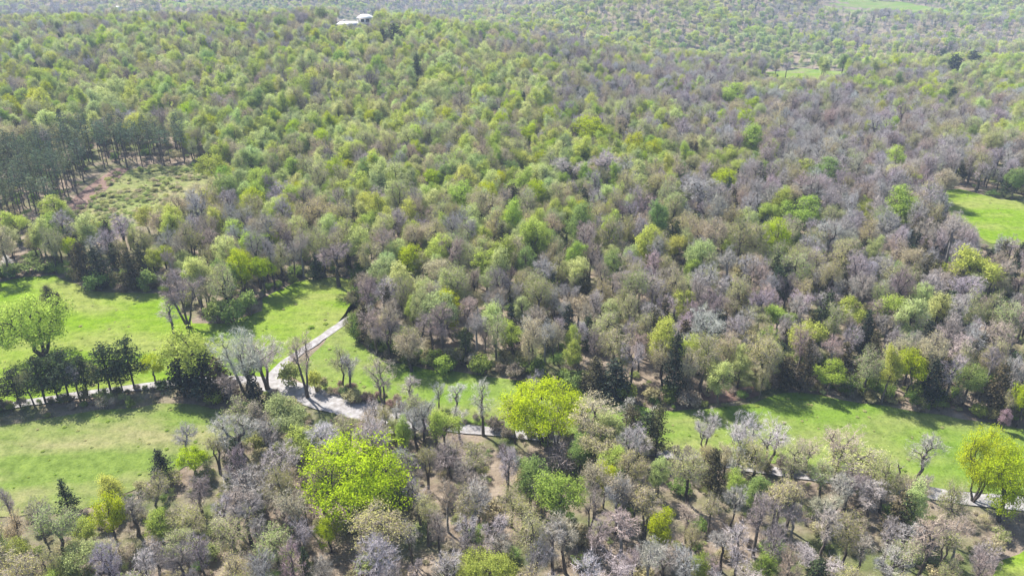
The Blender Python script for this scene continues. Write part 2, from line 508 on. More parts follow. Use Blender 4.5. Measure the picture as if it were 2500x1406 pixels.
def twigs(r, thin, P, T, per, L, w, zc):
    ends = np.repeat(P, per, 0)
    out = np.repeat(T, per, 0) + np.array([0, 0, 0.45])
    D = out / (np.linalg.norm(out, axis=1)[:, None] + 1e-6) + r.normal(0, 0.75, ends.shape)
    S = ends - D * 0.25 * L + r.normal(0, 0.16, ends.shape)
    return blades(S, D, r.uniform(0.6, 1.25, len(S)) * L, w, r)

def broad(key, seed, H, W, cb, n, lobes, mode, leaf=0.30, per=12, bark=None, stems=1, vase=0.0, spread_=0.32, base_r=None, twig_w=0.042, sides=5, tw=7, twL=1.05, puff=0.42):
    r = np.random.RandomState(seed)
    P, T = crown_targets(r, H, W, cb, n, lobes, spread_, vase)
    fork = max(H * cb * r.uniform(0.75, 1.0), 0.6)
    thick, thin = skeleton(r, P, fork, base_r, stems)
    V1, Q1 = tubes(thick, sides)
    V2, Q2 = tubes(thin, 3)
    bark = bark or M_BARK
    trunk = (V1, Q1, bark)
    zc = H * (1 + cb) / 2
    crown = []
    if mode in ('bare', 'bud'):
        Vb, Fb = twigs(r, thin, P, T, tw, twL, twig_w, zc)
        mt = M_TWIG if mode == 'bare' else M_BUDTWIG
        crown += [(V2, Q2, mt), (Vb, Fb, mt)]
    else:
        crown += [(V2, Q2, bark)]
    if mode in ('bud', 'leaf'):
        C = np.repeat(P, per, 0) + r.normal(0, puff, (len(P) * per, 3)) * np.array([1, 1, 0.75])
        nr = np.repeat(T, per, 0) * 0.7 + np.array([0, 0, 0.55]) + r.normal(0, 0.6, C.shape)
        Vl, Ql = quad_cloud(C, r.uniform(0.7, 1.3, len(C)) * leaf, nr, r)
        crown.append((Vl, Ql, M_LEAF))
    store(key, trunk, crown, H, W, 0.5 * (1 + cb))

for i in range(7):
    broad('bare', 100 + i, 13.5, 8.0 + 0.4 * (i % 3), [0.28, 0.36, 0.22, 0.42, 0.28, 0.34, 0.2][i], 340, [15, 12, 18, 13, 16, 11, 20][i], 'bare', bark=[M_BARK, M_BARKD, M_BARK, M_BARKL, M_BARK, M_BARKD, M_BARK][i], vase=0.45, spread_=0.36)
for i in range(6):
    broad('bud', 200 + i, 13.0, 8.4, [0.26, 0.36, 0.22, 0.30, 0.38, 0.22][i], 280, [15, 12, 18, 14, 11, 16][i], 'bud', leaf=0.165, per=10, tw=6, bark=[M_BARK, M_BARKD][i % 2], vase=0.3, puff=0.5)
for i in range(7):
    broad('leaf', 300 + i, 13.0, 8.6, [0.22, 0.16, 0.30, 0.2, 0.26, 0.14, 0.22][i], 280, [15, 18, 12, 20, 14, 16, 11][i], 'leaf', leaf=0.225, per=28, vase=0.15, bark=[M_BARK, M_BARKD][i % 2])
for i in range(3):
    broad('lime', 350 + i, 11.0, 13.0, [0.20, 0.16, 0.12][i], 460, [26, 30, 24][i], 'leaf', leaf=0.19, per=36, spread_=0.27, bark=M_BARKD, stems=[2, 3, 1][i], puff=0.40)
broad('lone', 380, 10.5, 13.5, 0.16, 430, 26, 'leaf', leaf=0.24, per=22, spread_=0.25, bark=M_BARKD, stems=3, base_r=0.5, puff=0.45)
for i in range(2):
    broad('vase', 400 + i, 13.0, 10.0, 0.22, 420, 18, 'bare', bark=M_BARK, stems=[4, 2][i], vase=0.75, spread_=0.34, base_r=0.36, twig_w=0.038, tw=10)
for i in range(2):
    broad('thin_bare', 420 + i, 13.0, 6.5, 0.30, 200, 10, 'bare', bark=M_BARK, stems=[2, 1][i], vase=0.6, spread_=0.34, tw=6, twig_w=0.04)
for i in range(2):
    broad('thin_bud', 440 + i, 13.0, 6.5, 0.40, 190, 10, 'bud', leaf=0.16, per=7, tw=7, bark=M_BARK, stems=[1, 2][i], vase=0.5, puff=0.45)
broad('snag', 430, 9.0, 4.0, 0.45, 14, 5, 'bare', bark=M_BARK, base_r=0.24, tw=1)
for i in range(4):
    broad('shrub', 450 + i, 3.2, 4.2, 0.10, 110, [8, 10, 7, 9][i], ['leaf', 'leaf', 'bud', 'bare'][i], leaf=0.24, per=[12, 10, 8, 8][i], stems=3, puff=0.25, twL=0.8, tw=6, base_r=0.1, bark=M_BARK)
def conifer(key, seed, H, W, cb, layers, per_layer, quads_, leaf, taper, flat, bark, top=0.12, ragged=0.25, tuft=0.55):
    r = np.random.RandomState(seed)
    S = [(np.array([0, 0, -0.3]), np.array([0.1, 0, H * 0.5]), 0.20, 0.15), (np.array([0.1, 0, H * 0.5]), np.array([0.05, 0.05, H * 0.97]), 0.15, 0.03)]
    C, B = [], []
    for k in range(layers):
        t = (k + 0.5) / layers
        z = H * (cb + (0.97 - cb) * t)
        rad0 = W / 2 * (top + (1 - top) * (1 - t) ** taper) * (min(1, 0.55 + t * 3.5))
        m = max(2, int(per_layer * (0.4 + rad0 / (W / 2) * 0.7)))
        for j in range(m):
            an = r.uniform(0, 2 * math.pi)
            L = rad0 * r.uniform(1 - ragged * 1.6, 1 + ragged)
            d = np.array([math.cos(an), math.sin(an), r.uniform(-0.1, 0.28)])
            tip = np.array([0.05, 0, z]) + d * L
            B.append((np.array([0.05, 0, z]), tip, 0.045, 0.015))
            q = max(4, int(quads_ * (0.4 + L / W)))
            s = r.uniform(0.28, 1.0, q) ** 0.7
            c = np.array([0.05, 0, z]) + d * (L * s)[:, None] + r.normal(0, 1, (q, 3)) * np.array([tuft, tuft, tuft * flat])
            C.append(c)
    C = np.concatenate(C)
    nr = np.column_stack([C[:, 0], C[:, 1], np.zeros(len(C))]) / W + np.array([0, 0, 0.45]) + r.normal(0, 0.55, C.shape)
    Vl, Ql = quad_cloud(C, r.uniform(0.7, 1.3, len(C)) * leaf, nr, r)
    V1, Q1 = tubes(S, 6); V2, Q2 = tubes(B, 3)
    store(key, (V1, Q1, bark), [(V2, Q2, bark), (Vl, Ql, M_NEEDLE)], H, W, 0.5 * (1 + cb))
for i in range(4):
    conifer('cedar', 500 + i, 10.0, 5.0, [0.06, 0.10, 0.04, 0.14][i], 22, 9, 16, 0.30, [0.75, 0.55, 0.9, 0.6][i], 0.8, M_BARKD, tuft=0.32, ragged=0.30)
for i in range(4):
    conifer('roadcedar', 520 + i, 12.5, 6.2, [0.30, 0.26, 0.34, 0.22][i], 15, 9, 26, 0.31, [0.55, 0.65, 0.5, 0.6][i], 0.6, M_BARKD, top=0.2, ragged=0.38, tuft=0.42)
for i in range(4):
    conifer('pine', 540 + i, 16.0, 5.0, [0.58, 0.54, 0.62, 0.50][i], 8, 6, 15, 0.32, 0.55, 0.5, M_BARK, top=0.35, ragged=0.35, tuft=0.45)
conifer('spruce', 560, 8.0, 4.6, 0.05, 16, 10, 16, 0.26, 1.0, 0.4, M_BARKD, top=0.03, ragged=0.18, tuft=0.26)
# coarser versions for the woods beyond the ridge
for i in range(3):
    broad('bare_far', 600 + i, 13.0, 8.4, 0.34, 120, [11, 14, 9][i], 'bare', tw=5, twL=1.5, twig_w=0.13, sides=3, vase=0.4)
    broad('bud_far', 620 + i, 13.0, 8.6, 0.34, 110, [11, 14, 9][i], 'bud', leaf=0.42, per=6, tw=2, twL=1.5, twig_w=0.12, sides=3, puff=0.6)
    broad('leaf_far', 640 + i, 13.0, 9.0, 0.22, 110, [12, 15, 10][i], 'leaf', leaf=0.62, per=10, sides=3, puff=0.55)
conifer('cedar_far', 660, 11.0, 5.4, 0.05, 9, 7, 9, 0.62, 0.6, 0.8, M_BARKD, tuft=0.45)

# ------------------------------------------------------------------ colours of crowns
TINT = {
 'bare': {'grey': (0.42, 0.38, 0.345), 'lavender-grey': (0.41, 0.36, 0.355), 'brownish': (0.41, 0.34, 0.275), 'silvery': (0.46, 0.435, 0.415), 'purplish': (0.285, 0.235, 0.22)},
 'bud': {'khaki': (0.47, 0.455, 0.17), 'olive': (0.34, 0.365, 0.11), 'beige': (0.56, 0.49, 0.28), 'pale green': (0.40, 0.47, 0.17), 'pinkish-tan': (0.50, 0.42, 0.275)},
 'leaf': {'lime': (0.40, 0.475, 0.018), 'yellow-green': (0.43, 0.49, 0.10), 'fresh green': (0.33, 0.42, 0.075), 'mid green': (0.24, 0.315, 0.095), 'pale green': (0.47, 0.525, 0.20), 'grey-green': (0.37, 0.42, 0.18)},
 'cedar': {'dark green': (0.055, 0.075, 0.035), 'brownish dark green': (0.095, 0.085, 0.045), 'blackish green': (0.04, 0.05, 0.035)},
 'pine': {'grey-green': (0.12, 0.165, 0.095), 'dull green': (0.14, 0.165, 0.08)},
 'flower': {'white': (0.75, 0.72, 0.68), 'pink': (0.40, 0.28, 0.31)},
}
FAM = {'bare': 'bare', 'vase': 'bare', 'thin_bare': 'bare', 'snag': 'bare', 'bud': 'bud', 'leaf': 'leaf', 'lime': 'leaf', 'lone': 'leaf', 'cedar': 'cedar', 'roadcedar': 'cedar', 'spruce': 'cedar', 'pine': 'pine', 'shrub': 'leaf', 'flower': 'flower'}
NAME = {'bare': 'bare_tree', 'bud': 'budding_tree', 'leaf': 'leafy_tree', 'cedar': 'cedar_tree', 'pine': 'pine_tree', 'shrub': 'shrub', 'flower': 'flowering_tree'}
NOUN = {'bare': 'bare tree', 'bud': 'budding tree', 'leaf': 'leafy tree', 'cedar': 'evergreen', 'pine': 'tall pine', 'shrub': 'bush', 'flower': 'flowering tree'}
GROUP = {'bare': 'bare trees in the woods', 'bud': 'trees with opening buds', 'leaf': 'trees in new leaf', 'cedar': 'dark evergreens', 'pine': 'pines of the stand by the clearing', 'shrub': 'bushes at wood edges', 'flower': 'small trees in blossom'}

TREES = []     # dicts: fam, key, proto index, x, y, z, H, W, tint name, tint, label, short, hero
def add(fam, key, x, y, H, W, tn, label=None, short=None, hero=False, k=None, z=None):
    t = np.array(TINT['leaf' if fam == 'shrub' and tn in TINT['leaf'] else ('bare' if fam == 'shrub' and tn in TINT['bare'] else ('bud' if fam == 'shrub' else fam))][tn])
    t = np.clip(t * rng.uniform(0.88, 1.12) * (1 + rng.normal(0, 0.035, 3)), 0.01, 0.9)
    n = len(PROTO[key])
    TREES.append(dict(fam=fam, key=key, k=rng.randint(n) if k is None else k % n, x=x, y=y, z=hz(x, y) if z is None else z, H=H, W=W, tn=tn, tint=t, label=label, short=short, hero=hero, rz=rng.uniform(0, 6.28)))
    return TREES[-1]
def hero(key, u, vb, vt, w, tn, label, short=None, k=None, fam=None, rz=None):
    """a tree whose foot the photograph shows: foot pixel, top row, crown width in pixels"""
    x, y = ground_at(u, vb)
    z = hz(x, y)
    d = ray(u, vt); top = CAM_H + d[2] * (y / d[1])
    _, _, dep = proj(x, y, z)
    t = add(fam or FAM[key], key, x, y, top - z, w / FOC * dep, tn, label, short, True, k)
    if rz is not None: t['rz'] = rz
    return t
def crown_at(key, u, v, w, tn, hr=1.3, label=None, short=None, fam=None, hmin=9.5, hmax=17.0):
    """a tree of which the photograph shows the crown: crown centre pixel and width"""
    H = 13.0
    for _ in range(3):
        cz = PROTO[key][0]['cz'] * H
        x, y = ground_at(u, v, cz)
        _, _, dep = proj(x, y, hz(x, y) + cz)
        W = w / FOC * dep
        H = min(max(W * hr, hmin), hmax)
    return add(fam or FAM[key], key, x, y, H, W, tn, label, short, True)

# ---- trees one can point at, near the road and meadows
hero('lime', 1327, 1082, 930, 218, 'lime', 'bright lime round-headed tree, most vivid of all, standing beside the gravel road', 'the vivid lime round tree by the road', k=0)
t = hero('lime', 890, 1262, 1082, 285, 'lime', 'huge spreading lime-leaved tree, widest crown in the near wood', 'the huge spreading lime tree', k=1)
hero('leaf', 1367, 1292, 1138, 128, 'fresh green', 'round saturated green tree alone among bare trunks in the near wood', 'the round green tree in the near wood', k=3)
hero('lime', 2440, 1272, 1085, 150, 'lime', 'lime-green tree at the far bend of the gravel road, casting a deep shadow', 'the lime tree at the road bend', k=2)
hero('lime', 2375, 1225, 1040, 135, 'lime', 'lime crowned tree with exposed pale limbs below, beside the road', 'the lime tree with exposed pale limbs', k=4)
hero('bud', 2065, 1192, 1075, 180, 'khaki', 'low spreading yellowish budding tree over the gravel road', 'the yellowish spreading tree', k=2)
hero('roadcedar', 1600, 1118, 985, 70, 'brownish dark green', 'dark evergreen with twin black trunk standing on the road verge', 'the dark evergreen on the road verge')
hero('roadcedar', 1572, 1112, 1000, 62, 'dark green', 'thinner dark evergreen leaning on the left side of the verge evergreen')
hero('roadcedar', 1535, 1100, 990, 74, 'brownish dark green', 'loose brownish evergreen at the left end of the verge evergreens')
crown_at('lime', 1182, 1400, 165, 'yellow-green', 0.9, 'yellow-lime crown cut by the lower picture edge', 'the yellow-lime crown at the lower edge')
crown_at('leaf', 802, 1292, 72, 'lime', 1.2, 'small round lime tree just below the huge spreading lime tree', 'the small round lime tree', hmin=7)
crown_at('leaf', 265, 1192, 75, 'yellow-green', 1.1, 'small yellow-green tree beside the conical young evergreen', 'the small yellow-green tree', hmin=6)
crown_at('leaf', 200, 1290, 70, 'yellow-green', 1.1, 'yellow-green rounded young tree below the conical young evergreen', hmin=6)
crown_at('leaf', 388, 1278, 84, 'fresh green', 1.3, 'saturated green bushy tree beside a brown bushy one', 'the saturated green bushy tree', hmin=7)
crown_at('bud', 455, 1262, 120, 'olive', 1.0, 'dense brownish-olive bushy tree near the pale meadow', 'the brownish-olive bushy tree', hmin=7)
hero('spruce', 172, 1258, 1166, 70, 'dark green', 'conical young evergreen with a pointed tip at the pale meadow edge', 'the conical young evergreen')
hero('cedar', 400, 1165, 1095, 66, 'blackish green', 'dark rounded evergreen on the near edge of the pale meadow', 'the dark rounded evergreen')
crown_at('leaf', 468, 1118, 78, 'lime', 1.1, 'small slanting lime tree at the pale meadow edge', 'the slanting lime tree', hmin=6)
hero('lone', 108, 868, 718, 195, 'fresh green', 'apple-green many-stemmed tree standing alone in the far meadow', 'the lone apple-green tree', k=0)
hero('cedar', 122, 740, 696, 44, 'brownish dark green', 'small brownish evergreen in the meadow behind the lone apple-green tree')
hero('cedar', 146, 752, 712, 32, 'brownish dark green', 'smallest brownish evergreen, right behind the lone apple-green tree')
hero('cedar', 2, 825, 738, 44, 'blackish green', 'dark evergreen cut by the picture edge beside the meadow')
hero('vase', 460, 800, 660, 128, 'purplish', 'purplish bare tree with a thick black forking trunk in the meadow', 'the thick-trunked purplish bare tree', k=0)
hero('thin_bare', 425, 815, 735, 80, 'grey', 'low leaning bare tree left of the thick-trunked purplish one', None)
hero('leaf', 646, 722, 618, 66, 'lime', 'lime tree standing highest on the thicket in the meadow', 'the lime tree of the meadow thicket', k=2)
hero('leaf', 598, 735, 606, 62, 'lime', 'second lime tree in the meadow thicket, behind the grey-green one')
hero('bud', 558, 780, 640, 84, 'pale green', 'pale grey-green slender tree in the meadow thicket')
hero('shrub', 575, 786, 722, 80, 'mid green', 'dark green bush at the foot of the meadow thicket', 'the dark green thicket bush', k=0, fam='shrub')
hero('shrub', 535, 790, 735, 66, 'olive', 'olive-brown bush beside the dark green thicket bush', k=1, fam='shrub')
hero('shrub', 612, 772, 715, 60, 'mid green', 'green bush at the sunny end of the meadow thicket', k=1, fam='shrub')
hero('bud', 520, 770, 665, 70, 'beige', 'beige budding tree between the purplish bare tree and the thicket')
rowc = [(4, 1000, 915, 62), (50, 993, 900, 66), (112, 985, 868, 84), (142, 975, 872, 66), (170, 977, 858, 88), (215, 968, 868, 62), (272, 960, 838, 92), (300, 955, 880, 60), (329, 950, 824, 84)]
rowl = ['first dark evergreen at the outer end of the roadside row', 'second dark evergreen from the outer end of the roadside row', 'third evergreen of the roadside row, with a full crown', 'fourth evergreen of the roadside row, narrow between two wide ones', 'fifth evergreen of the roadside row, broad and dark',
        'sixth evergreen of the roadside row, short and thin', 'seventh evergreen of the roadside row, widest crown', 'eighth evergreen of the roadside row, short beside the last', 'last and tallest evergreen of the roadside row, beside a small lime tree']
for (u, vb, vt, w), lb in zip(rowc, rowl):
    hero('roadcedar', u, vb, vt, w, 'dark green' if rng.rand() < 0.6 else 'blackish green', lb, 'the last evergreen of the roadside row' if 'last' in lb and 'tallest' in lb else ('the outer end of the roadside row' if lb.startswith('first') else None))
hero('bud', 84, 990, 900, 50, 'olive', 'olive budding tree squeezed between the second and third roadside evergreens')
hero('thin_bare', 195, 974, 880, 56, 'grey', 'thin grey bare tree between the fifth and sixth roadside evergreens')
hero('bud', 243, 966, 880, 52, 'olive', 'olive budding tree between the sixth and seventh roadside evergreens')
hero('leaf', 382, 936, 862, 62, 'lime', 'small lime tree between the roadside evergreens and the broad olive tree', 'the small lime tree by the roadside row')
hero('leaf', 470, 955, 798, 138, 'yellow-green', 'broad yellow-green tree above a black thicket beside the road', 'the broad yellow-green roadside tree', k=5)
hero('cedar', 500, 968, 850, 110, 'blackish green', 'blackish bushy evergreen under the broad yellow-green roadside tree', 'the blackish roadside thicket')
hero('cedar', 450, 968, 875, 90, 'blackish green', 'low blackish evergreen left of the roadside thicket')
hero('cedar', 545, 978, 872, 92, 'brownish dark green', 'brownish evergreen between the black thicket and the big grey junction tree')
hero('shrub', 522, 990, 950, 50, 'fresh green', 'small bright bush at the foot of the black thicket', k=0, fam='shrub')
hero('vase', 612, 985, 800, 165, 'grey', 'big grey bare tree with many leaning stems at the road junction', 'the big grey junction tree', k=0)
hero('vase', 655, 950, 808, 150, 'grey', 'slighter grey bare tree behind the big one at the junction', k=1)
hero('thin_bare', 570, 995, 900, 90, 'purplish', 'purplish leaning bare tree in front of the black thicket')
hero('thin_bare', 752, 972, 798, 92, 'brownish', 'tall bare tree with a bent dark trunk where the road widens', 'the bent-trunked bare tree')
hero('shrub', 722, 942, 885, 74, 'olive', 'rounded olive bush beside the bent-trunked bare tree', k=1, fam='shrub')
hero('shrub', 772, 960, 896, 36, 'yellow-green', 'small yellow-green bush at the bent-trunked bare tree', k=0, fam='shrub')
hero('bud', 838, 952, 838, 66, 'pale green', 'thin pale green budding tree past the bent-trunked bare tree')
hero('thin_bare', 858, 958, 850, 74, 'grey', 'grey forked bare tree past the bent-trunked bare tree')
hero('thin_bare', 942, 1022, 848, 92, 'brownish', 'bare tree with a tan rounded top before the wood corner', 'the tan-topped bare tree')
hero('thin_bare', 998, 1005, 905, 62, 'grey', 'short V-forked bare tree on the meadow verge')
hero('thin_bare', 1180, 1064, 928, 86, 'grey', 'wide bare tree left of the vivid lime round tree', 'the wide bare tree next to the vivid lime')
hero('thin_bare', 1110, 1016, 930, 66, 'silvery', 'thin silvery bare tree midway along the meadow verge')
hero('thin_bare', 1072, 1008, 925, 46, 'grey', 'thinnest bare tree midway along the meadow verge')
hero('bud', 1448, 1108, 968, 140, 'beige', 'soft beige budding tree right beside the vivid lime round tree', 'the soft beige tree')
hero('bud', 1465, 1145, 1035, 130, 'khaki', 'khaki budding tree in front of the soft beige one')
hero('shrub', 1372, 1148, 1072, 120, 'purplish', 'dome-shaped dark brown thicket below the vivid lime round tree', 'the dome-shaped brown thicket', k=3, fam='shrub')
hero('cedar', 1735, 1195, 1092, 66, 'brownish dark green', 'brown-green evergreen below the paired bare trees', 'the brown-green evergreen below the verge')
hero('leaf', 1786, 1222, 1142, 60, 'yellow-green', 'small yellow-green tree beside the brown-green evergreen', 'the small yellow-green verge tree')
hero('vase', 1715, 1108, 998, 84, 'silvery', 'silvery V-shaped bare tree against the wide meadow', 'the silvery V-shaped bare tree', k=1)
hero('vase', 1798, 1146, 1010, 122, 'silvery', 'widest silvery bare tree against the wide meadow', 'the widest silvery bare tree', k=0)
hero('thin_bare', 1868, 1152, 1015, 110, 'silvery', 'silvery bare tree beside the widest silvery one', k=0)
hero('thin_bare', 1962, 1152, 1055, 80, 'brownish', 'dark-stemmed leaning bare tree before the yellowish spreading tree')
hero('thin_bare', 2032, 1165, 1022, 122, 'brownish', 'tan-topped bare tree rising behind the yellowish spreading tree', 'the tan-topped tree on the meadow')
hero('thin_bare', 2225, 1196, 1034, 100, 'grey', 'tall leaning bare tree alone on the meadow verge near the road bend', 'the tall leaning bare tree', k=1)
hero('snag', 2180, 1190, 1108, 44, 'grey', 'broken dead snag beside the tall leaning bare tree')
hero('shrub', 2255, 1194, 1155, 50, 'grey', 'grey leafless bush at the foot of the tall leaning bare tree', k=3, fam='shrub')
# ---- front of the wood behind the meadows
hero('cedar', 1640, 976, 812, 62, 'blackish green', 'columnar blackish evergreen at the front of the wood', 'the columnar blackish evergreen')
hero('cedar', 1958, 956, 822, 54, 'brownish dark green', 'second columnar evergreen of the wood front, brownish and narrow', 'the narrow brownish wood-front evergreen')
hero('cedar', 1500, 972, 880, 105, 'blackish green', 'squat blackish evergreen at the wood front', 'the squat blackish evergreen')
hero('cedar', 1450, 958, 870, 76, 'brownish dark green', 'brownish evergreen beside the squat blackish one')
hero('cedar', 2262, 990, 880, 72, 'blackish green', 'blackish evergreen at the meadow corner of the wood front', 'the blackish evergreen of the meadow corner')
hero('leaf', 2350, 985, 880, 80, 'mid green', 'mid green tree beside the blackish evergreen of the meadow corner')
hero('leaf', 2022, 962, 880, 80, 'fresh green', 'fresh green tree at the wood front over the meadow', 'the fresh green wood-front tree')
hero('leaf', 1800, 948, 846, 64, 'pale green', 'pale green slender tree at the sunny part of the wood front', 'the slender pale green wood-front tree')
hero('cedar', 893, 838, 735, 52, 'brownish dark green', 'dark evergreen marking the corner of the wood beside the track', 'the dark corner evergreen')
hero('bare', 902, 800, 676, 78, 'purplish', 'dense purplish bare tree above the dark corner evergreen')
hero('bare', 918, 868, 752, 82, 'brownish', 'dense brown bare tree in front of the dark corner evergreen')
hero('bare', 900, 770, 655, 70, 'brownish', 'brown bare tree where the farm track meets the wood')
hero('bare', 950, 884, 772, 86, 'purplish', 'purplish bare tree next along the wood front from the corner')
hero('bud', 1000, 898, 790, 80, 'olive', 'olive budding tree at the wood front beyond the corner')
hero('bud', 1795, 800, 672, 78, 'khaki', 'khaki tree with a long visible trunk within the wood', 'the long-trunked khaki tree')
hero('cedar', 250, 702, 600, 70, 'blackish green', 'blackish evergreen in the deep shade at the far meadow edge', 'the blackish evergreen of the far meadow edge')
hero('cedar', 210, 695, 590, 62, 'brownish dark green', 'brownish evergreen left of the shaded far meadow edge')
hero('cedar', 325, 708, 610, 66, 'brownish dark green', 'olive-brown evergreen with a fanned top at the far meadow edge')
hero('shrub', 245, 712, 660, 60, 'mid green', 'dark green bush at the shaded far meadow edge', k=0, fam='shrub')
hero('shrub', 80, 668, 630, 90, 'mid green', 'wide dark bush at the far meadow corner', k=0, fam='shrub')
hero('shrub', 370, 712, 660, 55, 'mid green', 'dark bush at the end of the shaded far meadow edge', k=1, fam='shrub')
hero('shrub', 1400, 945, 900, 70, 'mid green', 'green bush at the wood front behind the vivid lime round tree', k=0, fam='shrub')
hero('shrub', 1080, 912, 868, 60, 'fresh green', 'saturated green bush at the wood front before a dark stem', k=1, fam='shrub')
hero('shrub', 1310, 940, 900, 50, 'silvery', 'silvery leafless bush behind the vivid lime round tree', k=3, fam='shrub')
hero('cedar', 1020, 208, 132, 30, 'dark green', 'tall narrow dark evergreen on the slope below the house', 'the tall narrow evergreen below the house')
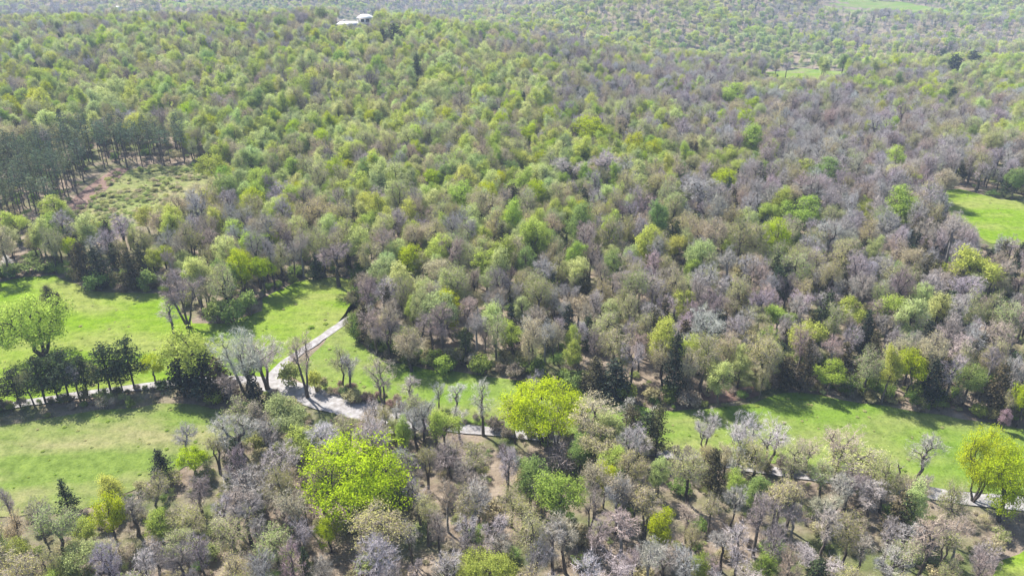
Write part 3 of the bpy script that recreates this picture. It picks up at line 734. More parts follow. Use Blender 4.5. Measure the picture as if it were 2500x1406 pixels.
# ---- crowns that stand out in the woods: (u, v, width, kind, tint, short name or None)
CR = [
 (1000, 634, 78, 'leaf', 'lime', 'the bright lime crown above the wood corner'), (1007, 757, 42, 'leaf', 'fresh green', 'the little green crown inside the wood corner'), (1252, 812, 78, 'leaf', 'fresh green', 'the fresh green crown in the front wood'), (1276, 752, 52, 'leaf', 'pale green', None),
 (1652, 602, 72, 'leaf', 'yellow-green', 'the tall yellow-green crown mid-wood'), (1782, 606, 42, 'leaf', 'yellow-green', None), (1383, 538, 68, 'leaf', 'yellow-green', 'the domed yellow-green crown mid-wood'), (1420, 512, 52, 'leaf', 'lime', None),
 (908, 548, 72, 'leaf', 'yellow-green', 'the yellow-green crown beyond the thicket'), (1060, 438, 66, 'leaf', 'lime', 'the bright lime domed crown'), (1024, 405, 62, 'leaf', 'pale green', None), (1128, 480, 92, 'leaf', 'fresh green', 'the broad fresh green crown mid-wood'), (1250, 435, 58, 'leaf', 'fresh green', None),
 (1285, 393, 64, 'leaf', 'yellow-green', 'the small domed yellow-green crown uphill'), (1440, 318, 92, 'leaf', 'lime', 'the wide lime crown uphill'), (1482, 325, 50, 'leaf', 'fresh green', None), (1294, 330, 54, 'leaf', 'lime', 'the flat lime crown uphill'), (1835, 340, 82, 'leaf', 'fresh green', 'the peaked green crown'), (1776, 376, 60, 'leaf', 'yellow-green', None),
 (1800, 412, 60, 'leaf', 'yellow-green', None), (1774, 440, 70, 'leaf', 'lime', 'the flat lime crown under the peaked one'), (2030, 420, 84, 'leaf', 'mid green', 'the broad mid green crown'), (1962, 412, 62, 'leaf', 'yellow-green', None), (1920, 472, 38, 'leaf', 'pale green', None), (1880, 522, 70, 'leaf', 'fresh green', 'the rounded fresh green crown mid-wood'),
 (1962, 518, 96, 'leaf', 'fresh green', None), (2385, 652, 124, 'leaf', 'yellow-green', 'the largest yellow-green crown near the hill meadow'), (2296, 668, 42, 'leaf', 'lime', None), (2232, 722, 66, 'bud', 'pale green', None), (2082, 762, 84, 'leaf', 'yellow-green', 'the yellow-green crown in the front wood'), (1492, 765, 54, 'leaf', 'pale green', None),
 (1692, 664, 58, 'leaf', 'fresh green', None), (1900, 772, 84, 'leaf', 'yellow-green', 'the sprawling yellow-green crown'), (2200, 505, 100, 'leaf', 'fresh green', 'the fresh green crown before the hill meadow'), (2120, 520, 70, 'leaf', 'fresh green', None), (652, 312, 58, 'leaf', 'yellow-green', 'the domed crown beyond the pine stand'), (622, 345, 54, 'leaf', 'pale green', None), (522, 300, 54, 'leaf', 'lime', None),
 (520, 412, 86, 'leaf', 'fresh green', 'the fresh green crown at the clearing'), (608, 402, 78, 'leaf', 'mid green', None), (715, 412, 62, 'leaf', 'fresh green', 'the fresh green crown past the clearing'), (740, 442, 50, 'leaf', 'fresh green', None), (690, 440, 58, 'leaf', 'pale green', None), (800, 372, 50, 'leaf', 'fresh green', None), (852, 412, 48, 'leaf', 'lime', None),
 (835, 378, 68, 'leaf', 'pale green', None), (112, 298, 62, 'leaf', 'pale green', 'the pale crown behind the pine stand'), (55, 238, 50, 'leaf', 'yellow-green', 'the yellow-green crown above the pine stand'), (244, 210, 42, 'leaf', 'lime', None), (40, 300, 42, 'leaf', 'pale green', None), (18, 312, 34, 'leaf', 'pale green', None), (360, 265, 62, 'leaf', 'fresh green', None), (255, 245, 66, 'leaf', 'pale green', None),
 (356, 528, 62, 'leaf', 'yellow-green', 'the flat yellow-green crown below the clearing'), (372, 632, 56, 'leaf', 'yellow-green', 'the yellow-green crown by the far meadow'), (400, 625, 48, 'leaf', 'lime', None), (455, 640, 66, 'leaf', 'pale green', None), (172, 605, 44, 'leaf', 'lime', None), (130, 512, 74, 'leaf', 'yellow-green', 'the yellow-green crown at the pine stand foot'), (35, 540, 70, 'leaf', 'yellow-green', None), (668, 582, 42, 'leaf', 'lime', None),
 (775, 512, 100, 'bud', 'khaki', 'the wide khaki crown'), (760, 248, 52, 'leaf', 'yellow-green', None), (1092, 155, 64, 'leaf', 'pale green', 'the pale domed crown below the house'), (1100, 208, 54, 'leaf', 'fresh green', None), (1180, 72, 52, 'leaf', 'fresh green', None), (640, 26, 56, 'leaf', 'mid green', 'the big green tree left of the house'), (782, 38, 46, 'leaf', 'mid green', 'the dark green tree beside the mast'), (760, 58, 36, 'leaf', 'mid green', None),
 (960, 32, 58, 'leaf', 'mid green', 'the green tree right of the house'), (962, 88, 74, 'cedar', 'dark green', 'the broad dark evergreen below the house'), (935, 95, 40, 'cedar', 'blackish green', None), (848, 222, 36, 'leaf', 'mid green', None), (1790, 238, 86, 'leaf', 'fresh green', 'the fresh green crown below the far field'), (1838, 262, 50, 'leaf', 'lime', None), (1250, 492, 74, 'cedar', 'brownish dark green', None), (1870, 302, 40, 'leaf', 'pale green', None),
 (2330, 160, 70, 'cedar', 'blackish green', 'the dark evergreen on the far slope'), (2375, 150, 60, 'cedar', 'blackish green', None), (2300, 140, 44, 'cedar', 'dark green', None), (440, 46, 26, 'cedar', 'brownish dark green', 'the brown cone on the ridge'), (1818, 158, 26, 'cedar', 'blackish green', None), (2060, 155, 44, 'leaf', 'mid green', 'the green tree behind the far field'), (2290, 235, 50, 'leaf', 'fresh green', None), (2325, 240, 46, 'cedar', 'dark green', None),
 (1690, 350, 60, 'bud', 'khaki', None), (1870, 305, 60, 'bud', 'pinkish-tan', 'the pinkish crown'), (1930, 350, 46, 'bud', 'pinkish-tan', None), (1065, 668, 88, 'bud', 'beige', 'the beige domed crown in the wood'), (1410, 745, 76, 'bud', 'beige', None), (1520, 610, 70, 'bud', 'pinkish-tan', None), (1290, 545, 70, 'bud', 'khaki', None), (940, 1045 - 20, 60, 'bud', 'khaki', None),
 (700, 1010, 120, 'leaf', 'grey-green', 'the grey-green tree below the road junction'), (985, 1055, 52, 'leaf', 'yellow-green', 'the ivy-green crown in the near wood'), (745, 1085, 110, 'leaf', 'yellow-green', 'the yellow-green tree above the huge spreading one'), (1500, 1135, 90, 'leaf', 'yellow-green', None), (1610, 1150, 60, 'leaf', 'pale green', None), (1272, 1250, 95, 'bud', 'khaki', 'the khaki tree near the round green one'), (1710, 1392, 50, 'leaf', 'fresh green', None), (1865, 1390, 70, 'leaf', 'fresh green', None),
 (190, 1370, 120, 'leaf', 'grey-green', 'the dull green tree at the lower edge'), (745, 1385, 44, 'cedar', 'dark green', 'the dark evergreen at the lower edge'), (920, 1300, 170, 'bud', 'khaki', 'the wide khaki tree under the huge lime'), (480, 1200, 90, 'bare', 'purplish', None), (620, 1190, 150, 'bare', 'grey', 'the grey bare tree in the near wood'), (570, 1300, 120, 'bud', 'pale green', None), (450, 1330, 110, 'bud', 'pale green', None), (670, 1330, 110, 'bud', 'pale green', None),
 (1520, 1285, 110, 'bare', 'grey', 'the grey rounded bare tree by bare trunks'), (1460, 1300, 80, 'bare', 'lavender-grey', None), (2130, 1210, 100, 'bare', 'lavender-grey', 'the lavender bare tree under the road'), (2020, 1230, 90, 'bare', 'brownish', None), (1940, 1265, 84, 'bare', 'purplish', None), (2180, 1380, 120, 'bare', 'silvery', 'the silvery bare tree at the lower edge'), (2000, 1370, 130, 'bare', 'grey', None), (1620, 1360, 90, 'bare', 'lavender-grey', None),
 (1090, 1110, 120, 'bare', 'purplish', 'the purplish bare thicket in the near wood'), (800, 1072, 120, 'bare', 'lavender-grey', None), (580, 1060, 150, 'bare', 'grey', 'the grey bare tree at the pale meadow'), (450, 1070, 70, 'bare', 'lavender-grey', None), (690, 1130, 120, 'bare', 'lavender-grey', None), (320, 1240, 110, 'bare', 'purplish', None), (90, 1255, 70, 'bare', 'purplish', None), (15, 1225, 50, 'bare', 'grey', None),
 (300, 470 + 95, 90, 'bare', 'lavender-grey', None), (240, 600, 70, 'bare', 'lavender-grey', None), (820, 620, 110, 'bare', 'purplish', 'the dark bare crown at the meadow head'), (1395, 410, 100, 'bare', 'lavender-grey', 'the wide lavender bare crown mid-wood'), (1710, 468, 120, 'bare', 'lavender-grey', None), (1480, 400, 90, 'bare', 'lavender-grey', None), (1480, 800, 100, 'bud', 'khaki', None), (1730, 800, 120, 'bare', 'silvery', None), (2170, 800, 80, 'bare', 'purplish', None),
 (2360, 720, 120, 'bare', 'lavender-grey', None), (2320, 840, 110, 'bare', 'grey', None), (2440, 820, 110, 'bare', 'brownish', None), (950, 710, 100, 'bare', 'lavender-grey', None), (1050, 790, 90, 'bare', 'purplish', None), (1140, 760, 90, 'bare', 'brownish', None), (1000, 840, 100, 'bud', 'pinkish-tan', None), (920, 800, 60, 'bud', 'pinkish-tan', None), (680, 478, 90, 'bare', 'lavender-grey', None), (930, 480, 80, 'bare', 'grey', None),
]
for (u, v, w, key, tn, sh) in CR:
    hm = 16 if v < 350 else 15
    crown_at(key, u, v, w, tn, 1.25 if v < 960 else 1.15, None, sh, hmin=8.5 if v < 960 else 8.0, hmax=hm)
for (u, v, w, tn, lb) in [(1887, 397, 18, 'white', 'tiny white-blossomed tree beside a flat lime crown'), (1757, 544, 22, 'white', 'white-blossomed tree mid-wood before a fresh green crown'), (1527, 330, 20, 'white', 'white-blossomed tree uphill of the wide lime crown'), (14, 640, 30, 'white', 'white-blossomed tree at the far meadow corner'), (2455, 1020, 34, 'pink', 'pink-blossomed tree at the outer end of the wood front')]:
    t = crown_at('leaf', u, v, w, 'pale green', 1.1, lb, None, hmin=4.5)
    t['fam'] = 'flower'; t['tn'] = tn; t['tint'] = np.array(TINT['flower'][tn])

# ------------------------------------------------------------------ the rest of the woods
MASK_S = 5
mu, mv = np.meshgrid(np.arange(-100, 2600, MASK_S) + 2.5, np.arange(-20, 1440, MASK_S) + 2.5)
def raster(polys):
    m = np.zeros(mu.shape, bool)
    for p in polys: m |= in_poly(mu, mv, p)
    return m
OPEN = raster([
 [(-100, 700), (0, 692), (60, 676), (150, 674), (170, 695), (230, 712), (395, 716), (400, 780), (390, 820), (350, 848), (190, 850), (60, 872), (0, 895), (-100, 900)],
 [(610, 790), (650, 735), (720, 697), (800, 682), (882, 682), (872, 760), (880, 850), (960, 885), (1060, 905), (1260, 935), (1240, 968), (1100, 975), (980, 960), (900, 930), (830, 940), (700, 920), (690, 840), (610, 800)],
 [(-100, 1050), (0, 1042), (200, 1012), (430, 990), (480, 1000), (470, 1050), (390, 1080), (330, 1150), (240, 1165), (140, 1210), (0, 1235), (-100, 1240)],
 [(1640, 1015), (1700, 1000), (1850, 985), (1950, 962), (2100, 985), (2250, 1008), (2400, 1030), (2600, 1060), (2600, 1220), (2440, 1200), (2300, 1170), (2130, 1140), (1900, 1110), (1760, 1090), (1650, 1075)],
 [(2290, 470), (2340, 464), (2440, 490), (2600, 498), (2600, 570), (2500, 570), (2420, 590), (2335, 540)],
 [(262, 440), (330, 415), (480, 405), (505, 440), (450, 485), (380, 520), (300, 545), (190, 540), (215, 495)],
 [(225, 400), (300, 395), (310, 420), (262, 440), (205, 505), (170, 500)],
 [(1850, 172), (1960, 167), (2080, 175), (2080, 184), (1960, 190), (1860, 186)],
 [(1975, 12), (2050, -8), (2200, 5), (2320, 28), (2080, 30)], [(815, 36), (908, 36), (908, 66), (815, 66)], [(280, 16), (305, 16), (305, 30), (280, 30)], [(428, -10), (458, -10), (458, 10), (428, 10)],
 [(640, 935), (720, 950), (860, 985), (860, 1008), (760, 990), (660, 960)],
 [(2440, 1290), (2520, 1270), (2520, 1380), (2470, 1390)], [(1250, 1050), (1285, 1050), (1285, 1078), (1250, 1078)], [(1560, 1098), (1680, 1104), (1680, 1120), (1560, 1112)], [(2300, 1200), (2420, 1215), (2420, 1236), (2300, 1222)],
 [(2035, 1160), (2110, 1165), (2110, 1185), (2035, 1178)],
])
ROAD_OPEN = raster([[(660, 935), (725, 945), (865, 985), (865, 1008), (760, 990), (680, 962)], [(1100, 1036), (1290, 1056), (1290, 1076), (1100, 1054)], [(1420, 1080), (1500, 1090), (1500, 1102), (1420, 1094)], [(1600, 1100), (1720, 1118), (1720, 1132), (1600, 1116)], [(1880, 1144), (1960, 1156), (1960, 1170), (1880, 1158)], [(2060, 1168), (2140, 1180), (2140, 1194), (2060, 1184)], [(2290, 1200), (2440, 1222), (2440, 1242), (2290, 1220)], [(960, 885), (1060, 905), (1250, 932), (1240, 955), (1080, 945), (960, 915)]])
def covers_road(u, v, hw, hh):
    iu = np.clip(((u + SAMP[:, 0] * hw + 100) / MASK_S).astype(int), 0, mu.shape[1] - 1); iv = np.clip(((v + SAMP[:, 1] * hh + 20) / MASK_S).astype(int), 0, mu.shape[0] - 1)
    return ROAD_OPEN[iv, iu].mean() > 0.09
PINE_OPEN = raster([[(-100, 400), (60, 400), (140, 440), (170, 480), (120, 520), (30, 545), (-100, 545)], [(150, 360), (440, 330), (455, 405), (330, 420), (200, 470), (150, 440)]])
PINES = [(-160, 330), (120, 300), (330, 290), (450, 330), (470, 405), (330, 420), (262, 430), (200, 480), (150, 540), (20, 545), (-160, 545)]
PINES_W = np.array([ground_at(u, v) for u, v in [(-160, 430), (60, 405), (250, 378), (440, 372), (470, 405), (330, 418), (255, 430), (200, 480), (140, 535), (20, 560), (-160, 560)]])

_nz = np.random.RandomState(3)
_W = [(_nz.normal(0, 1, 2) / L, _nz.uniform(0, 6.28)) for L in (55, 55, 40, 40, 28, 28, 20, 20) for _ in range(1)]
def wave(x, y, s):
    v = 0
    for i, (k, ph) in enumerate(_W): v = v + np.sin(k[0] * x + k[1] * y + ph * (s + 1) + s * 1.7 * i)
    return v / 2.2
def mix_for(u, v, x, y):
    """shares of bare, bud, leaf, cedar at a place"""
    if v < 230: m = np.array([0.24, 0.37, 0.35, 0.04]) if u < 1500 else np.array([0.15, 0.29, 0.53, 0.03])
    elif v < 480: m = np.array([0.33, 0.34, 0.28, 0.05]) if u > 480 else np.array([0.28, 0.36, 0.30, 0.06])
    elif v < 720: m = np.array([0.52, 0.28, 0.11, 0.09])
    elif v < 980: m = np.array([0.48, 0.32, 0.09, 0.11])
    else: m = np.array([0.58, 0.35, 0.04, 0.03])
    n1, n2 = wave(x, y, 0), wave(x, y, 1)
    if y > 620 and wave(x * 0.8, y * 1.5, 3) > 0.9: m = np.array([0.2, 0.2, 0.2, 0.4])
    m = m * np.array([math.exp(1.0 * n1), math.exp(-0.2 * n1), math.exp(-1.0 * n1), math.exp(0.8 * n2)])
    return m / m.sum()
TW = {
 'bare': (['grey', 'lavender-grey', 'brownish', 'silvery', 'purplish'], [0.34, 0.28, 0.20, 0.06, 0.12]),
 'bud': (['khaki', 'olive', 'beige', 'pale green', 'pinkish-tan'], [0.30, 0.27, 0.15, 0.20, 0.08]),
 'leaf': (['lime', 'yellow-green', 'fresh green', 'mid green', 'pale green', 'grey-green'], [0.08, 0.24, 0.15, 0.10, 0.29, 0.14]),
 'cedar': (['dark green', 'brownish dark green', 'blackish green'], [0.4, 0.4, 0.2]),
 'pine': (['grey-green', 'dull green'], [0.6, 0.4]),
}
HE = []
for t in TREES:
    u, v, dep = proj(t['x'], t['y'], t['z'] + PROTO[t['key']][0]['cz'] * t['H'])
    c = math.cos(PITCH)
    hh = t['H'] * (1 - (2 * PROTO[t['key']][0]['cz'] - 1)) * FOC / dep * 0.5
    HE.append((u, v, dep, t['W'] / 2 * FOC / dep, max(hh, 6), 0.78 if t['label'] else (0.5 if t['short'] else 0.3)))
HE = np.array(HE)
HX = np.array([(t['x'], t['y'], t['W'] / 2) for t in TREES])
roadpts = np.vstack([ROAD, TRACK])
_ang = np.linspace(0, 2 * math.pi, 9)[:-1]
SAMP = np.array([(0, 0)] + [(math.cos(a) * r_, math.sin(a) * r_) for r_ in (0.5, 0.9) for a in _ang])
def mask_at(u, v):
    iu = np.clip(((np.asarray(u) + 100) / MASK_S).astype(int), 0, mu.shape[1] - 1); iv = np.clip(((np.asarray(v) + 20) / MASK_S).astype(int), 0, mu.shape[0] - 1)
    return OPEN[iv, iu]
def fill(y0, y1, cell, far=False, margin=1.13):
    ys = np.arange(y0, y1, cell)
    out = []
    for y in ys:
        half = 0.65 * margin * (y * F[1] + 82 * 0.42) + 14
        xs = np.arange(-half, half, cell)
        n = len(xs)
        x_ = xs + rng.uniform(-0.46, 0.46, n) * cell + (cell / 2 if int(y / cell) % 2 else 0); y_ = y + rng.uniform(-0.46, 0.46, n) * cell
        out.append(np.column_stack([x_, y_]))
    P = np.vstack(out)
    ok = np.ones(len(P), bool)
    for w_ in meadows:
        wp = np.array(w_)
        cx, cy = wp.mean(0)
        grow = wp                                        # crowns may overhang the meadow's edge a little
        ok &= ~in_poly(P[:, 0], P[:, 1], grow)
    for i in range(0, len(P), 400):
        d = np.hypot(P[i:i + 400, None, 0] - roadpts[None, :, 0], P[i:i + 400, None, 1] - roadpts[None, :, 1]).min(1)
        ok[i:i + 400] &= d > 2.5
    return P[ok]
def try_add(x, y, fam=None, far=False):
    z = hz(x, y)
    u, v, dep = proj(x, y, z + 9)
    if not (-160 < u < 2660 and -60 < v < 1560): return
    # nearer than this the trees at the very bottom would hide the view
    if fam is None: fam = ['bare', 'bud', 'leaf', 'cedar'][rng.choice(4, p=mix_for(u, v, x, y))]
    key = fam
    if fam == 'pine': H, W = rng.uniform(11.5, 19.0), rng.uniform(3.2, 5.6)
    elif fam == 'cedar': H, W = rng.uniform(7.0, 11.5), rng.uniform(3.6, 5.6)
    else:
        s = rng.uniform(0.62, 1.18)
        H = 13.0 * s ** 0.8 * rng.uniform(0.88, 1.12); W = (6.9 if fam != 'bare' else 6.5) * s * rng.uniform(0.82, 1.2)
        if y < 125:
            H *= 0.86; W *= 0.80
            if fam == 'bare' and rng.rand() < 0.55: key = 'thin_bare'
            elif fam == 'bud' and rng.rand() < 0.5: key = 'thin_bud'
        elif y < 175: H *= 0.9; W *= 0.92
    if not far and y < 620:
        cz = PROTO[key][0]['cz'] * H
        u, v, dep = proj(x, y, z + cz)
        hw = W / 2 * FOC / dep; hh = (H - cz) * FOC / dep
        if mask_at(u + SAMP[:, 0] * hw, v + SAMP[:, 1] * hh).mean() > 0.28: return
        if covers_road(u, v, hw, hh): return
        if fam != 'pine':
            iu = np.clip(((u + SAMP[:, 0] * hw + 100) / MASK_S).astype(int), 0, mu.shape[1] - 1); iv = np.clip(((v + SAMP[:, 1] * hh + 20) / MASK_S).astype(int), 0, mu.shape[0] - 1)
            if PINE_OPEN[iv, iu].mean() > 0.2: return
        near = (dep < HE[:, 2] - 1.0) & (np.abs(u - HE[:, 0]) < HE[:, 3] * HE[:, 5] + hw * 0.3) & (np.abs(v - HE[:, 1]) < HE[:, 4] * HE[:, 5] + hh * 0.3)
        if near.any(): return
        if (np.hypot(x - HX[:, 0], y - HX[:, 1]) < 0.42 * HX[:, 2] + 0.30 * W / 2 + 0.6).any(): return
    else:
        u, v, dep = proj(x, y, z + 7)
        if mask_at(u, v) and y < 1600: return
    names, p = TW[fam]
    key2 = key if not far else key + '_far'
    if far: W *= 1.15
    if fam == 'pine': key2 = 'pine'
    add(fam, key2, x, y, H, W, names[rng.choice(len(names), p=p)])
def verge(u0, u1, step, off, tall, mixp, openmax=0.6):
    us = np.arange(u0, u1, step)
    for u_ in us:
        u_ = u_ + rng.uniform(-0.4, 0.4) * step
        vr = np.interp(u_, [p[0] for p in ROAD_PX], [p[1] for p in ROAD_PX])
        x, y = ground_at(u_, vr)
        y += off + rng.uniform(-1.2, 1.2)
        fam = ['bare', 'bud', 'leaf'][rng.choice(3, p=mixp)]
        H = rng.uniform(*tall); W = H * rng.uniform(0.5, 0.72)
        key = ['thin_bare', 'thin_bare', 'bare'][rng.randint(3)] if fam == 'bare' else fam
        z = hz(x, y); cz = PROTO[key][0]['cz'] * H
        uu, vv, dep = proj(x, y, z + cz); hw = W / 2 * FOC / dep; hh = (H - cz) * FOC / dep
        if ((dep < HE[:, 2] - 1.0) & (np.abs(uu - HE[:, 0]) < HE[:, 3] * 0.7) & (np.abs(vv - HE[:, 1]) < HE[:, 4] * 0.7) & (HE[:, 5] > 0.7)).any(): continue
        if mask_at(uu + SAMP[:, 0] * hw, vv + SAMP[:, 1] * hh).mean() > openmax or covers_road(uu, vv, hw, hh): continue
        if (np.hypot(x - HX[:, 0], y - HX[:, 1]) < 1.6).any(): continue
        add(fam, key, x, y, H, W, TW[fam][0][rng.choice(len(TW[fam][0]), p=TW[fam][1])])
verge(880, 2330, 62, -3.6, (5.5, 9.5), [0.66, 0.28, 0.06], 0.4)
verge(1380, 1650, 70, 3.4, (6.0, 9.0), [0.8, 0.2, 0.0])
verge(1700, 2330, 60, 3.2, (4.5, 8.0), [0.8, 0.2, 0.0])
verge(980, 1600, 46, -6.5, (6.0, 9.5), [0.55, 0.38, 0.07], 0.35)
verge(1600, 2300, 75, -6.5, (7.0, 11.0), [0.55, 0.38, 0.07])
pine_in = lambda x, y: in_poly(np.array([x]), np.array([y]), PINES_W)[0]
for x, y in fill(64, 126, 4.2): try_add(x, y)
for x, y in fill(126, 300, 4.35):
    if not pine_in(x, y): try_add(x, y)
for x, y in fill(300, 600, 5.0):
    if not pine_in(x, y): try_add(x, y)
lo, hi = PINES_W.min(0), PINES_W.max(0)
for yy in np.arange(lo[1], hi[1], 4.3):
    for xx in np.arange(lo[0], hi[0], 4.3):
        x, y = xx + rng.uniform(-1.3, 1.3), yy + rng.uniform(-1.3, 1.3)
        if pine_in(x, y) and not mask_at(*proj(x, y, hz(x, y) + 2)[:2]): try_add(x, y, 'pine')
for x, y in fill(600, 1650, 9.6, True, 1.05): try_add(x, y, None, True)

# ------------------------------------------------------------------ which trees show largest: a coarse depth-sorted footprint count
KS = 1024 / 2500
idb = np.full((576, 1024), -1, np.int32)
order = sorted(range(len(TREES)), key=lambda i: -TREES[i]['y'])
INFO = [None] * len(TREES)
for i in order:
    t = TREES[i]; p = PROTO[t['key']][t['k']]
    cz = p['cz'] * t['H']
    u, v, dep = proj(t['x'], t['y'], t['z'] + cz)
    hw = t['W'] / 2 * FOC / dep; hh = (t['H'] - cz) * FOC / dep
    INFO[i] = (float(u), float(v), float(dep), hw, hh)
    if t['y'] > 620: continue
    u, v, hw, hh = u * KS, v * KS, hw * KS * 0.85, hh * KS * 0.85
    a, b, c, d = int(u - hw), int(u + hw) + 1, int(v - hh), int(v + hh) + 1
    a, b, c, d = max(a, 0), min(b, 1024), max(c, 0), min(d, 575)
    if a >= b or c >= d: continue
    yy, xx = np.mgrid[c:d, a:b]
    s = ((xx + 0.5 - u) / hw) ** 2 + ((yy + 0.5 - v) / hh) ** 2 < 1
    idb[c:d, a:b][s] = i
cnt = np.bincount(idb[idb >= 0], minlength=len(TREES))
single = set(i for i, t in enumerate(TREES) if t['hero'] and (cnt[i] > 8 or t['label']))
for fam in ('bare', 'bud', 'leaf', 'cedar', 'pine'):
    have = sum(1 for i in single if TREES[i]['fam'] == fam)
    more = sorted((i for i, t in enumerate(TREES) if t['fam'] == fam and i not in single and cnt[i] >= 14), key=lambda i: -cnt[i])
    single.update(more[:max(0, 296 - have)])

# ------------------------------------------------------------------ labels: each tree by its look and its place beside a landmark tree
ORD = ['', 'second', 'third', 'fourth', 'fifth', 'sixth', 'seventh', 'eighth', 'ninth', 'tenth', 'eleventh', 'twelfth', 'thirteenth', 'fourteenth', 'fifteenth', 'sixteenth', 'seventeenth', 'eighteenth', 'nineteenth', 'twentieth', 'twenty-first', 'twenty-second', 'twenty-third', 'twenty-fourth', 'twenty-fifth', 'twenty-sixth']
marks = [i for i in single if TREES[i]['short']]
MU = np.array([INFO[i][0] for i in marks]); MV = np.array([INFO[i][1] for i in marks])
used = {}
def shape_word(t):
    r_ = t['H'] / max(t['W'], 0.1)
    if t['fam'] in ('pine',): return ''
    if t['H'] < 8: return 'small '
    if r_ > 1.85: return 'slender '
    if r_ < 1.32: return 'broad '
    return ''
todo = []
for i in single:
    t = TREES[i]
    if t['label']: continue
    u, v = INFO[i][:2]
    if t['short']:
        sh = t['short'][4:] if t['short'].startswith('the ') else t['short']
        tail = {'leaf': 'a tree in new leaf', 'bud': 'a budding tree', 'bare': 'a leafless tree', 'cedar': 'an evergreen tree'}[t['fam']]
        t['label'] = sh + ', ' + tail
        continue
    dist = np.hypot(MU - u, (MV - v) * 1.5)
    m = marks[int(np.argmin(dist))]
    du, dv = u - INFO[m][0], (v - INFO[m][1]) * 1.4
    if abs(du) >= abs(dv): rel = 'right of' if du > 0 else 'left of'
    else: rel = 'in front of' if dv > 0 else 'behind'
    todo.append((m, rel, t['fam'], t['tn'], shape_word(t), float(dist.min()), i))
todo.sort(key=lambda q: q[5])
for m, rel, fam, tn, sw, dd, i in todo:
    kkey = (m, rel, fam, tn, sw)
    n = used.get(kkey, 0); used[kkey] = n + 1
    sh = TREES[m]['short']
    head = f"{sw}{tn} {NOUN[fam]}"
    o = f", {ORD[min(n, 25)]} such" if n else ','
    if len(f'{head}{o or " nearest"} {rel} {sh}'.replace('-', ' ').split()) > 13 and sh.startswith('the '): sh = sh[4:]
    if len(f'{head}{o} {rel} {sh}'.split()) > 15: head = f'{tn} {NOUN[fam]}'
    TREES[i]['label'] = f"{head}{o} {rel} {sh}" if n else f"{head} nearest {rel} {sh}"

# ------------------------------------------------------------------ build: single trees as things, the rest as masses
CAT = {'shrub': 'bush'}
proto_obj = {}
made_first = {}
for i in sorted(single, key=lambda i: TREES[i]['y']):
    t = TREES[i]; p = PROTO[t['key']][t['k']]
    s = (t['W'] / p['W'], t['W'] / p['W'], t['H'] / p['H'])
    root = empty(NAME[t['fam']], (t['x'], t['y'], t['z']), t['rz'], s)
    prop(root, t['label'], CAT.get(t['fam'], 'tree'), GROUP[t['fam']])
    kk = (t['key'], t['k'])
    if kk not in made_first:
        a = bpy.data.objects.new('trunk', p['trunk']); c = bpy.data.objects.new('crown', p['crown'])
        made_first[kk] = (a, c)
    else:
        a, c = (o.copy() for o in made_first[kk])
    a.name = 'trunk' if t['fam'] != 'shrub' else 'stems'; c.name = 'crown' if t['fam'] != 'shrub' else 'foliage'
    for o in (a, c):
        o.parent = root; COL.objects.link(o)
    c['tint'] = [float(q) for q in t['tint']]

def mass(name, label, items):
    """items: (proto mesh index key, location, rz, scale, tint); one object that draws its members through geometry nodes"""
    keys = sorted({it[0] for it in items})
    coll = bpy.data.collections.new(name + '_sources')
    for j, kq in enumerate(keys):
        ob = bpy.data.objects.new(f'source_{j:02d}', PROTO[kq[0]][kq[1]]['joined'])
        coll.objects.link(ob)
    me = bpy.data.meshes.new(name)
    me.from_pydata([it[1] for it in items], [], [])
    def attr(nm, ty, key, vals):
        a = me.attributes.new(nm, ty, 'POINT'); a.data.foreach_set(key, np.asarray(vals).ravel())
    attr('pick', 'INT', 'value', np.array([keys.index(it[0]) for it in items], np.int32))
    attr('turn', 'FLOAT_VECTOR', 'vector', np.array([(0, 0, it[2]) for it in items], np.float32))
    attr('size', 'FLOAT_VECTOR', 'vector', np.array([it[3] for it in items], np.float32))
    attr('tint', 'FLOAT_COLOR', 'color', np.array([(*it[4], 1) for it in items], np.float32))
    o = link(name, me)
    ng = bpy.data.node_groups.new(name, 'GeometryNodeTree')
    ng.interface.new_socket('Geometry', in_out='INPUT', socket_type='NodeSocketGeometry')
    ng.interface.new_socket('Geometry', in_out='OUTPUT', socket_type='NodeSocketGeometry')
    gi = ng.nodes.new('NodeGroupInput'); go = ng.nodes.new('NodeGroupOutput')
    ip = ng.nodes.new('GeometryNodeInstanceOnPoints')
    ci = ng.nodes.new('GeometryNodeCollectionInfo')
    ci.inputs['Collection'].default_value = coll
    ci.inputs['Separate Children'].default_value = True
    ci.inputs['Reset Children'].default_value = True
    ip.inputs['Pick Instance'].default_value = True
    def named(nm, ty):
        n = ng.nodes.new('GeometryNodeInputNamedAttribute'); n.data_type = ty; n.inputs['Name'].default_value = nm
        return n.outputs['Attribute']
    L = ng.links.new
    L(gi.outputs[0], ip.inputs['Points']); L(ci.outputs[0], ip.inputs['Instance'])
    L(named('pick', 'INT'), ip.inputs['Instance Index'])
    L(named('turn', 'FLOAT_VECTOR'), ip.inputs['Rotation'])
    L(named('size', 'FLOAT_VECTOR'), ip.inputs['Scale'])
    L(ip.outputs[0], go.inputs[0])
    md = o.modifiers.new('members', 'NODES'); md.node_group = ng
    prop(o, label, kind='stuff')
    return o
WOOD = {'bare': ('bare_woodland', 'further leafless trees of the woods running together'), 'bud': ('budding_woodland', 'further budding trees of the woods running together'),
        'leaf': ('leafy_woodland', 'further green trees of the woods running together'), 'cedar': ('evergreen_woodland', 'further dark evergreens of the woods'), 'pine': ('pine_woodland', 'inner pines of the pine stand')}
